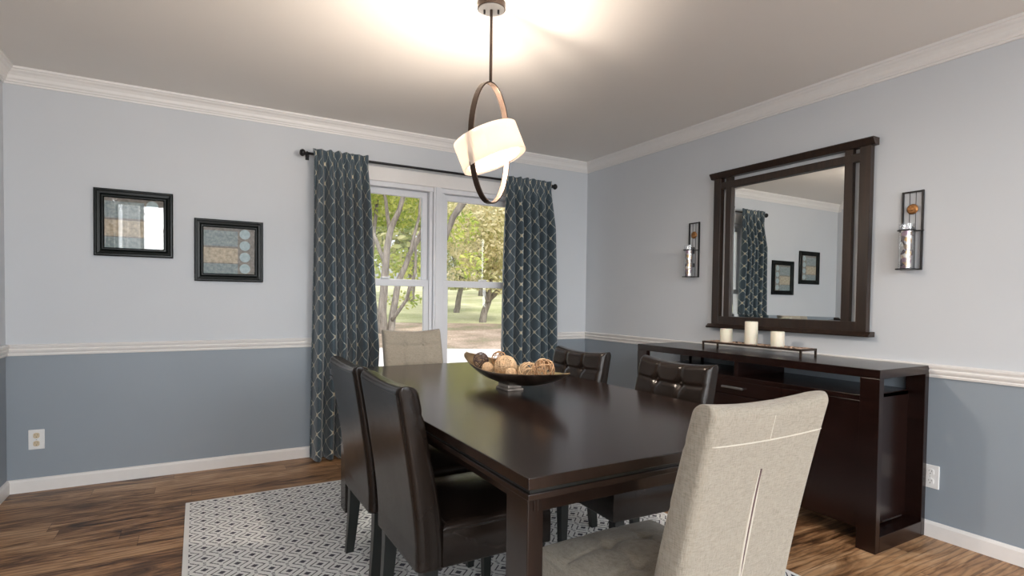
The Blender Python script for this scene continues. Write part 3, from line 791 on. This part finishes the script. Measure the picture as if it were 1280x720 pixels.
from_bm('bowl_body', bm, [MAT['bowl'], MAT['bowlin']], bw, smooth=True)
bm = bmesh.new(); bx(bm, -.050, .030, -.075, .035, 0, .010); bx(bm, -.042, .024, -.066, .028, .010, .025)
from_bm('foot', bm, MAT['foot'], bw, bevel=.003)
def woven(name, c, r, n, tr, mat, label, seed, core=None):
    rr = random.Random(seed); bm = bmesh.new()
    for k in range(n):
        q = Euler((rr.uniform(0, 6.3), rr.uniform(0, 6.3), rr.uniform(0, 6.3))).to_matrix()
        off = rr.uniform(-.55, .55)*r; rad = math.sqrt(r*r-off*off)*rr.uniform(.96, 1.0); ph = rr.uniform(0, 6)
        tube(bm, [q @ Vector((rad*math.cos(a), rad*math.sin(a), off+.05*r*math.sin(3*a+ph))) for a in [2*PI*i/26 for i in range(26)]], tr*rr.uniform(.7, 1.2), 5, closed=True)
    o = from_bm(name, bm, mat, None, smooth=True); o.location = c
    if core:
        bm = bmesh.new(); bmesh.ops.create_icosphere(bm, subdivisions=3, radius=r*.9); from_bm('core', bm, core, o, smooth=True)
    tag(o, label, 'ball', 'woven balls in the long bowl'); return o
bx0, by0 = -2.007, -2.085
woven('woven_ball', (-1.985, -1.775, .860), .037, 17, .0017, MAT['rattan_dark'], 'dark twig ball at the far left end of the bowl', 1)
woven('woven_ball', (-1.925, -1.850, .872), .036, 13, .0018, MAT['rattan_mid'], 'brown ball half hidden behind the large tan ball', 2)
woven('woven_ball', (-1.962, -1.978, .850), .050, 46, .0024, MAT['rattan_tan'], 'largest pale tan densely woven ball in the bowl', 3, MAT['rattan_tan'])
woven('woven_ball', (-2.015, -1.905, .838), .026, 26, .0018, MAT['rattan_tan'], 'small tan ball between the dark ball and the large tan ball', 4, MAT['rattan_tan'])
woven('woven_ball', (-2.012, -2.118, .838), .024, 26, .0018, MAT['rattan_tan'], 'small tan ball low at the near rim in the middle of the bowl', 5, MAT['rattan_tan'])
woven('woven_ball', (-1.972, -2.190, .852), .041, 15, .0021, MAT['rattan_tan'], 'open light brown wicker ball right of the middle of the bowl', 6)
woven('woven_ball', (-1.970, -2.312, .875), .043, 11, .0027, MAT['rattan_mid'], 'largest open wicker ball, rightmost in the bowl', 7)
woven('woven_ball', (-1.932, -2.240, .884), .028, 13, .0017, MAT['rattan_tan'], 'small open ball behind the two right wicker balls', 8)

# ------------------------------------------------------------------ sideboard
SX0, SX1, SYa, SYb, SZ = -.470, -.012, -2.815, -1.222, .853
sd = tag(empty('sideboard', ((SX0+SX1)/2, (SYa+SYb)/2, 0)), 'long dark espresso sideboard with open frame ends under the mirror', 'sideboard')
ox, oy = (SX0+SX1)/2, (SYa+SYb)/2
def sb(name, *b, mat='side', par=sd, bevel=.002):
    return box(name, MAT[mat], par, *[(a-ox, b_-ox, c-oy, d-oy, e, f) for a, b_, c, d, e, f in b], bevel=bevel)
sb('top', (SX0, SX1, SYa, SYb, SZ-.042, SZ))
for (ya, yb) in ((SYa, SYa+.088), (SYb-.088, SYb)):
    sb('front_post', (SX0, SX0+.036, ya, yb, 0, SZ-.042)); sb('rear_post', (SX1-.036, SX1, ya, yb, 0, SZ-.042))
    sb('bottom_rail', (SX0+.036, SX1-.036, ya, yb, 0, .075))
sb('cabinet_body', (SX0+.035, SX1-.005, SYa+.075, SYa+.095, .09, .722), (SX0+.035, SX1-.005, SYb-.095, SYb-.075, .09, .722), (SX0+.035, SX1-.005, SYa+.095, SYb-.095, .09, .11),
   (SX1-.02, SX1-.005, SYa+.095, SYb-.095, .11, .70), (SX0+.035, SX1-.005, SYa+.095, SYb-.095, .632, .646))
sb('shelf', (SX0+.010, SX1, SYa+.075, SYb-.075, .700, .724))
sb('divider', (SX0+.012, SX1-.01, -2.045, -2.018, .724, SZ-.042))
sb('rear_stile', (SX1-.03, SX1, SYb-.19, SYb-.105, .724, SZ-.042))
dr = sb('drawer', (SX0+.012, SX0+.034, -2.315, -1.735, .618, .698))
h_ = bmesh.new()
tube(h_, [Vector((-.474-ox, -2.055-oy, .658)), Vector((-.486-ox, -2.055-oy, .658))], .004, 8); tube(h_, [Vector((-.474-ox, -1.965-oy, .658)), Vector((-.486-ox, -1.965-oy, .658))], .004, 8)
bx(h_, -.490-ox, -.482-ox, -2.092-oy, -1.945-oy, .652, .664); 
for v in h_.verts: v.co.x += .020 if v.co.x > -.2455 else .014
from_bm('handle', h_, MAT['chrome'], dr, bevel=.002)
dr2 = sb('drawer', (SX0+.012, SX0+.034, -2.315, -1.735, .115, .613))
sb('door', (SX0+.012, SX0+.034, SYa+.088, -2.320, .095, .698))
sb('door', (SX0+.012, SX0+.034, -1.730, SYb-.088, .095, .698))

# tray, pebbles, candles on the sideboard
tr = tag(empty('candle_tray', (-.185, -1.955, SZ)), 'narrow dark metal footed tray on the sideboard carrying candles', 'tray')
hl, hw_ = .345, .075
bm = bmesh.new(); bx(bm, -hw_, hw_, -hl, hl, .032, .036)
for q in ((-hw_, -hw_+.006, -hl, hl, .036, .044), (hw_-.006, hw_, -hl, hl, .036, .044), (-hw_, hw_, -hl, -hl+.006, .036, .044), (-hw_, hw_, hl-.006, hl, .036, .044)): bx(bm, *q)
from_bm('tray_body', bm, MAT['bronze'], tr)
for sx in (-1, 1):
    for sy in (-1, 1): box('leg', MAT['bronze'], tr, (min(sx*hw_, sx*(hw_-.010)), max(sx*hw_, sx*(hw_-.010)), min(sy*hl, sy*(hl-.010)), max(sy*hl, sy*(hl-.010)), 0, .034), bevel=0)
bm = bmesh.new(); rp = random.Random(4)
for _ in range(520):
    p = Vector((rp.uniform(-hw_+.010, hw_-.010), rp.uniform(-hl+.010, hl-.010), .0428)); s = rp.uniform(.0035, .006)
    q = Matrix.Translation(p) @ Euler((rp.uniform(0, 3), rp.uniform(0, 3), rp.uniform(0, 3))).to_matrix().to_4x4() @ Matrix.Diagonal((s, s*.8, s*.6, 1))
    bmesh.ops.create_icosphere(bm, subdivisions=1, radius=1, matrix=q)
pb = from_bm('pebbles', bm, MAT['pebble'], None, smooth=True); pb.location = (-.185, -1.955, SZ); tag(pb, 'tan and brown pebbles scattered on the narrow candle tray', 'pebbles', kind='stuff')
def candle(y, r, h, label):
    bm = bmesh.new(); n = 40
    prof = [(0, 0), (r*.97, 0), (r, .003), (r, h-.004), (r*.94, h), (r*.80, h-.001), (r*.6, h-.007), (0, h-.009)]
    rings = []
    for pr, pz in prof:
        rings.append([bm.verts.new((0, 0, pz))] if pr == 0 else [bm.verts.new((pr*math.cos(2*PI*k/n), pr*math.sin(2*PI*k/n), pz)) for k in range(n)])
    for A, B in zip(rings, rings[1:]):
        for k in range(n):
            if len(A) == 1: bm.faces.new((A[0], B[k], B[(k+1) % n]))
            elif len(B) == 1: bm.faces.new((A[k], A[(k+1) % n], B[0]))
            else: bm.faces.new((A[k], A[(k+1) % n], B[(k+1) % n], B[k]))
    e = tag(empty('pillar_candle', (-.185, y, SZ+.0415)), label, 'candle', 'ivory pillar candles')
    from_bm('wax_body', bm, MAT['wax'], e, smooth=True)
    bm = bmesh.new(); tube(bm, [(0, 0, h-.010), (.001, 0, h-.001), (.003, 0, h+.004)], .0012, 6); from_bm('wick', bm, MAT['slot'], e)
CANDLES = [(-1.740, .038, .088, 'short ivory pillar candle at the left end of the tray'), (-1.925, .038, .142, 'tall ivory pillar candle in the middle of the tray'), (-2.105, .038, .090, 'short ivory pillar candle at the right end of the tray')]
for a in CANDLES: candle(*a)

# ------------------------------------------------------------------ wall mirror
mr = tag(empty('wall_mirror', (0, -2.010, 1.0)), 'large square mirror in dark slatted wooden frame on the right wall', 'mirror')
def mb(name, *b, mat='mframe', bevel=.002): return box(name, MAT[mat], mr, *[(a, b_, c+2.010, d+2.010, e-1.0, f-1.0) for a, b_, c, d, e, f in b], bevel=bevel)
mb('side_post', (-.042, -.004, -1.552, -1.495, 1.0, 2.008)); mb('side_post', (-.042, -.004, -2.525, -2.468, 1.0, 2.008))
mb('inner_stile', (-.036, -.006, -1.636, -1.590, 1.0, 2.008)); mb('inner_stile', (-.036, -.006, -2.430, -2.384, 1.0, 2.008))
mb('top_rail', (-.037, -.005, -2.468, -1.552, 1.932, 1.977)); mb('bottom_rail', (-.038, -.003, -2.480, -1.540, 1.000, 1.056))
bm = bmesh.new(); prism(bm, [(-.004, 2.006), (-.046, 2.006), (-.068, 2.040), (-.064, 2.046), (-.004, 2.046)], 'y', -2.548, -1.472)
for v in bm.verts: v.co += Vector((0, 2.010, -1))
from_bm('top_cap', bm, MAT['mframe'], mr, bevel=.002)
bm = bmesh.new(); prism(bm, [(-.004, 1.004), (-.046, 1.004), (-.070, .984), (-.066, .976), (-.004, .976)], 'y', -2.552, -1.468)
for v in bm.verts: v.co += Vector((0, 2.010, -1))
from_bm('bottom_cap', bm, MAT['mframe'], mr, bevel=.002)
# bevelled looking-glass
bm = bmesh.new(); y0, y1, z0, z1 = -2.392, -1.628, 1.050, 1.940; bv = .026
def ringv(x, i): return [bm.verts.new((x, y+2.010, z-1)) for y, z in ((y0+i, z0+i), (y1-i, z0+i), (y1-i, z1-i), (y0+i, z1-i))]
a, b_, c_, d_ = ringv(-.008, 0), ringv(-.0176, 0), ringv(-.0190, bv), None
bm.faces.new(a)
for k in range(4):
    bm.faces.new((a[k], a[(k+1) % 4], b_[(k+1) % 4], b_[k])); bm.faces.new((b_[k], b_[(k+1) % 4], c_[(k+1) % 4], c_[k]))
bm.faces.new(c_)
from_bm('mirror_glass', bm, MAT['mirror'], mr)

# ------------------------------------------------------------------ sconces
def sconce(yc, z0, label):
    s = tag(empty('wall_sconce', (0, yc, z0)), label, 'sconce', 'candle sconces beside the mirror')
    hw, h = .049, .402
    box('frame', MAT['iron'], s, (-.014, -.002, -hw, -hw+.008, 0, h), (-.014, -.002, hw-.008, hw, 0, h), (-.014, -.002, -hw, hw, h-.009, h), (-.014, -.002, -hw, hw, 0, .008), bevel=.001)
    for y in (-.014, .014):
        bm = bmesh.new(); tube(bm, [(-.008, y, .005), (-.008, y, h-.005)], .0016, 6); from_bm('wire', bm, MAT['iron'], s)
    bm = bmesh.new()
    for r, x in ((.026, -.010),):
        n = 28; prof = [(0, -.020), (.008, -.020), (.012, -.017), (.018, -.018), (.026, -.012), (.026, -.009), (0, -.009)]
        rg = []
        for pr, px_ in prof: rg.append([bm.verts.new((px_, 0, h-.092))] if pr == 0 else [bm.verts.new((px_, pr*math.cos(2*PI*k/n), h-.092+pr*math.sin(2*PI*k/n))) for k in range(n)])
        for A, B in zip(rg, rg[1:]):
            for k in range(n):
                if len(A) == 1: bm.faces.new((A[0], B[k], B[(k+1) % n]))
                elif len(B) == 1: bm.faces.new((A[k], A[(k+1) % n], B[0]))
                else: bm.faces.new((A[k], A[(k+1) % n], B[(k+1) % n], B[k]))
    from_bm('medallion', bm, MAT['copper'], s, smooth=True)
    c = (-.062, 0); r = .033
    bm = bmesh.new(); cyl(bm, c, .044, 0, .006, 28); bx(bm, -.04, -.004, -.008, .008, 0, .006); from_bm('base_plate', bm, MAT['iron'], s)
    bm = bmesh.new(); tube(bm, [Vector((c[0]+(r+.004)*math.cos(a), (r+.004)*math.sin(a), .198)) for a in [2*PI*k/28 for k in range(28)]], .0032, 6, closed=True)
    bx(bm, -.03, -.012, -.009, .009, .172, .222); tube(bm, [(-.012, -.055, .198), (-.012, .055, .198)], .003, 6); from_bm('holding_ring', bm, MAT['iron'], s)
    bm = bmesh.new(); bx(bm, -.022, -.006, -.010, .010, .075, .105); from_bm('bracket_knob', bm, MAT['iron'], s, bevel=.006, seg=3)
    bm = bmesh.new(); cyl(bm, c, r, .006, .232, 32, cap=False); cyl(bm, c, r-.003, .006, .232, 32, cap=False); g = from_bm('glass_cylinder', bm, MAT['cyl'], s, smooth=True)
    bm = bmesh.new(); cyl(bm, c, r*.72, .008, .198, 24); from_bm('mosaic_insert', bm, MAT['mosaic'], g, smooth=False)
    return s
sconce(-2.717, 1.330, 'copper-disc candle sconce on the wall right of the mirror')
sconce(-1.297, 1.333, 'smaller-looking copper-disc candle sconce on the wall left of the mirror')

# ------------------------------------------------------------------ outlets
def outlet(loc, rz, label, face):
    o = tag(empty('wall_outlet', loc, rz), label, 'outlet', 'wall outlets')
    box('cover_plate', MAT['outlet'], o, (-.037, .037, -.006, 0, -.058, .058), bevel=.003)
    for s in (-1, 1):
        bm = bmesh.new()
        n = 24; zc = s*.0235
        A = [bm.verts.new((max(-.0145, min(.0145, .0175*math.cos(2*PI*k/n))), -.0085, zc+.0165*math.sin(2*PI*k/n))) for k in range(n)]
        B = [bm.verts.new((v.co.x, -.004, v.co.z)) for v in A]
        for k in range(n): bm.faces.new((A[k], A[(k+1) % n], B[(k+1) % n], B[k]))
        bm.faces.new(A); rc = from_bm('receptacle', bm, MAT[face], o)
        bm = bmesh.new(); bx(bm, -.0065, -.0050, -.0092, -.006, zc+.001, zc+.009); bx(bm, .0050, .0065, -.0092, -.006, zc+.001, zc+.008); bx(bm, -.002, .002, -.0092, -.006, zc-.010, zc-.006)
        from_bm('slot', bm, MAT['slot'], rc)
    bm = bmesh.new(); bmesh.ops.create_uvsphere(bm, u_segments=10, v_segments=6, radius=.003)
    for v in bm.verts: v.co.y = v.co.y*.5-.006
    from_bm('screw', bm, MAT['chrome'], o)
outlet((-3.990, 0, .303), 0, 'white outlet with tan sockets low on the wall under the pictures', 'socket')
outlet((0, -2.831, .300), -PI/2, 'white outlet low on the wall right of the sideboard', 'outlet')

# ------------------------------------------------------------------ framed pictures
def picture(xc, zc, s, label):
    p = tag(empty('framed_picture', (xc, 0, zc)), label, 'picture', 'black framed square prints')
    h = s/2
    prof = [(0, -.002), (0, -.020), (.006, -.026), (.013, -.026), (.016, -.019), (.030, -.017), (.036, -.013), (.040, -.021), (.046, -.021), (.052, -.012), (.052, -.002)]
    bm = bmesh.new(); rg = []
    for d, y in prof: rg.append([bm.verts.new((sx*(h-d), y, sz*(h-d))) for sx, sz in ((-1, -1), (1, -1), (1, 1), (-1, 1))])
    for A, B in zip(rg, rg[1:] + rg[:1]):
        for k in range(4): bm.faces.new((A[k], A[(k+1) % 4], B[(k+1) % 4], B[k]))
    from_bm('frame', bm, MAT['black'], p)
    hi = h-.050
    me = bpy.data.meshes.new('print'); V = [(-hi, -.005, -hi), (hi, -.005, -hi), (hi, -.005, hi), (-hi, -.005, hi), (-hi, -.002, -hi), (hi, -.002, -hi), (hi, -.002, hi), (-hi, -.002, hi)]
    me.from_pydata(V, [], [(0, 1, 2, 3), (7, 6, 5, 4), (0, 4, 5, 1), (1, 5, 6, 2), (2, 6, 7, 3), (3, 7, 4, 0)])
    uv = me.uv_layers.new(name='UVMap')
    for l in me.loops:
        v = me.vertices[l.vertex_index].co; uv.data[l.index].uv = ((v.x+hi)/(2*hi), (v.z+hi)/(2*hi))
    link('art_print', me, MAT['art'], p)
    box('glass_pane', MAT['picglass'], p, (-hi, hi, -.0090, -.0075, -hi, hi), bevel=0)
picture(-3.510, 1.594, .408, 'higher black framed print on the left, its glass catching bright glare')
picture(-2.985, 1.455, .408, 'lower black framed print nearer the curtain, pale discs down its right side')

# ------------------------------------------------------------------ curtain rod and curtains
rod = tag(empty('curtain_rod', (-1.482, -.088, 2.155)), 'thin black curtain rod with knob finials above the window', 'curtain rod')
bm = bmesh.new(); tube(bm, [(-1.030, 0, 0), (-.3, 0, 0), (.3, 0, 0), (1.030, 0, 0)], .0095, 12); from_bm('rod_bar', bm, MAT['iron'], rod, smooth=True)
for s in (-1, 1):
    bm = bmesh.new(); n = 20
    prof = [(0, 0), (.013, 0), (.015, .006), (.009, .010), (.009, .014), (.018, .019), (.025, .030), (.024, .040), (.016, .050), (.010, .053), (0, .054)]
    rg = []
    for pr, d in prof: rg.append([bm.verts.new((s*(1.022+d), 0, 0))] if pr == 0 else [bm.verts.new((s*(1.022+d), pr*math.cos(2*PI*k/n), pr*math.sin(2*PI*k/n))) for k in range(n)])
    for A, B in zip(rg, rg[1:]):
        for k in range(n):
            if len(A) == 1: bm.faces.new((A[0], B[k], B[(k+1) % n]))
            elif len(B) == 1: bm.faces.new((A[k], A[(k+1) % n], B[0]))
            else: bm.faces.new((A[k], A[(k+1) % n], B[(k+1) % n], B[k]))
    from_bm('finial', bm, MAT['iron'], rod, smooth=True)
    bm = bmesh.new(); tube(bm, [(s*1.012, 0, 0), (s*1.012, .084, 0)], .006, 8); cyl(bm, (s*1.012, .080), .001, -.02, .02, 8)
    bx(bm, s*1.012-.012, s*1.012+.012, .080, .087, -.028, .028); from_bm('bracket', bm, MAT['iron'], rod)
def curtain(name, keys, npl, seed, label, u0):
    rr = random.Random(seed)
    ph = [rr.uniform(-.25, .25) for _ in range(npl+2)]; am = [rr.uniform(.7, 1.25) for _ in range(npl+2)]
    def edges(z):
        for (z1, a1, b1), (z0, a0, b0) in zip(keys, keys[1:]):
            if z >= z0: f = (z-z0)/(z1-z0); return a0+(a1-a0)*f, b0+(b1-b0)*f
        return keys[-1][1:]
    nx = npl*22; zs = [2.188, 2.180, 2.172, 2.164, 2.155, 2.146, 2.138, 2.125] + [2.125-(2.125-.012)*k/60 for k in range(1, 61)]
    cols = []
    V = []
    def pt(s, z):
        a, b = edges(z)
        q = s*npl; i = int(min(npl-1, q)); f = q-i
        A = am[i]*(1-f)+am[i+1]*f; P = ph[i]*(1-f)+ph[i+1]*f
        hang = min(1, max(0, (2.12-z)/.35)); lowz = max(0, (1.4-z)/1.4)
        amp = (.015 + .040*hang + .003*lowz)*A
        wv = math.sin(2*PI*q + P*2*hang + .5*lowz*math.sin(3*s*PI+seed)); sgn = math.copysign(abs(wv)**.8, wv)
        y = -.117 - .026*hang + amp*sgn + .006*math.sin(5.1*s*PI+z*2.2+seed)*hang + .004*math.sin(9*q+z*11)*(1-hang)
        if 2.13 < z < 2.175: y = -.108+(y+.108)*.75 - .004
        y = min(y, -.055) if z < 2.1 else min(y, -.1015)
        x = a+(b-a)*(s + .35/npl*math.sin(4*PI*q/2+P*3+1)*hang*.45/ (2))
        return x, y
    ref = []; L = 0; pv = None
    for i in range(nx+1):
        p = pt(i/nx, 1.2)
        if pv: L += math.hypot(p[0]-pv[0], p[1]-pv[1])
        ref.append(L); pv = p
    for z in zs:
        for i in range(nx+1):
            x, y = pt(i/nx, z)
            zz = z + (.004*math.sin(i*.35) if z > 2.17 else 0)
            V.append((x, y, zz))
    Fc = [(j*(nx+1)+i, (j+1)*(nx+1)+i, (j+1)*(nx+1)+i+1, j*(nx+1)+i+1) for j in range(len(zs)-1) for i in range(nx)]
    cx = (keys[0][1]+keys[0][2])/2
    me = bpy.data.meshes.new(name); me.from_pydata([(x-cx, y, z) for x, y, z in V], [], Fc)
    uv = me.uv_layers.new(name='UVMap')
    for l in me.loops:
        k = l.vertex_index; uv.data[l.index].uv = (ref[k % (nx+1)]+u0, V[k][2])
    o = link(name, me, MAT['curtain'], None, smooth=True); o.location = (cx, 0, 0)
    so = o.modifiers.new('cloth', 'SOLIDIFY'); so.thickness = .0016; so.offset = 0
    return tag(o, label, 'curtain', 'teal trellis curtains')
curtain('curtain', [(2.19, -2.474, -2.086), (2.12, -2.466, -2.088), (1.5, -2.472, -2.058), (.77, -2.484, -2.012), (0, -2.490, -2.06)], 6, 2, 'dark teal curtain with gold trellis left of the window, reaching the floor', .03)
curtain('curtain', [(2.19, -.942, -.478), (2.12, -.940, -.484), (1.5, -.955, -.462), (.77, -.966, -.436), (0, -.965, -.43)], 6, 5, 'dark teal curtain with gold trellis right of the window, by the room corner', .0)

# ------------------------------------------------------------------ pendant lamp
PX, PY = -2.070, -2.010
pd = tag(empty('pendant_lamp', (PX, PY, 1.81)), 'bronze oval-ring pendant lamp with tilted glowing white drum shade', 'lamp')
def L(z): return z-1.81
bm = bmesh.new(); cyl(bm, (0, 0), .060, L(H-.026), L(H), 40); cn = from_bm('canopy', bm, MAT['bronze'], pd, smooth=False)
bm = bmesh.new(); cyl(bm, (0, 0), .056, L(H-.0285), L(H-.024), 40); from_bm('canopy_plate', bm, MAT['nickel'], cn)
for s in (-1, 1):
    bm = bmesh.new(); cyl(bm, (s*.030*rt.x, s*.030*rt.y), .0045, L(H-.045), L(H-.027), 12); from_bm('canopy_screw', bm, MAT['iron'], cn)
bm = bmesh.new(); cyl(bm, (0, 0), .0065, L(2.085), L(H-.027), 14); from_bm('stem', bm, MAT['bronze'], pd, smooth=True)
# oval ring : flat band bent to an ellipse in a vertical plane
ang = math.radians(56)
hdir = Vector((math.cos(ang)*rt.x + math.sin(ang)*fw.x, math.cos(ang)*rt.y + math.sin(ang)*fw.y, 0)).normalized()   # towards right and away
ndir = Vector((-hdir.y, hdir.x, 0))
A_, B_ = .134, .258; zc = L(1.831)
bm = bmesh.new(); n = 72; rg = []
for k in range(n):
    a = 2*PI*k/n
    rad = Vector((hdir.x*math.cos(a)/A_, hdir.y*math.cos(a)/A_, math.sin(a)/B_)).normalized()
    p = hdir*(A_*math.cos(a)) + Vector((0, 0, zc+B_*math.sin(a)))
    rg.append([bm.verts.new(p + rad*dr_ + ndir*dn) for dr_, dn in ((-.0035, -.013), (.0035, -.013), (.0035, .013), (-.0035, .013))])
for k in range(n):
    for j in range(4): bm.faces.new((rg[k][j], rg[k][(j+1) % 4], rg[(k+1) % n][(j+1) % 4], rg[(k+1) % n][j]))
from_bm('oval_ring', bm, MAT['bronze'], pd, bevel=.001)
# tilted double drum shade
tilt = math.radians(22)
rot = Matrix.Rotation(tilt, 4, Vector((-fw.x, -fw.y, 0)).normalized())
def drum(name, r, h, zoff, par):
    bm = bmesh.new(); n = 64
    prof = [(r, -h/2), (r, h/2), (r-.004, h/2), (r-.004, -h/2)]
    rgs = [[bm.verts.new((pr*math.cos(2*PI*k/n), pr*math.sin(2*PI*k/n), pz+zoff)) for k in range(n)] for pr, pz in prof]
    for A, B in zip(rgs, rgs[1:]+rgs[:1]):
        for k in range(n): bm.faces.new((A[k], A[(k+1) % n], B[(k+1) % n], B[k]))
    bm.transform(rot)
    return from_bm(name, bm, MAT['shade'], par, smooth=False)
so_ = drum('lamp_shade', .144, .124, 0, pd)
drum('inner_shade', .118, .106, -.006, so_)
bm = bmesh.new()
for k in range(3):
    a = 2*PI*k/3+.5; tube(bm, [(0, 0, 0), (.117*math.cos(a), .117*math.sin(a), 0)], .003, 6)
bm.transform(rot); from_bm('spider', bm, MAT['bronze'], pd)
bm = bmesh.new(); tube(bm, [hdir*-.136+Vector((0, 0, .0)), hdir*.136+Vector((0, 0, .0))], .003, 6); cyl(bm, (0, 0), .012, -.02, .02, 14); from_bm('socket_bar', bm, MAT['bronze'], pd)
for k in range(3):
    a = 2*PI*k/3; c = Vector((.060*math.cos(a), .060*math.sin(a), .004))
    bm = bmesh.new(); bmesh.ops.create_uvsphere(bm, u_segments=16, v_segments=10, radius=.019, matrix=Matrix.Translation(rot @ c)); from_bm('bulb', bm, MAT['bulb'], pd, smooth=True)
light('pendant_light', 'POINT', (PX, PY, 1.81), 38, (1, .85, .71), .05)
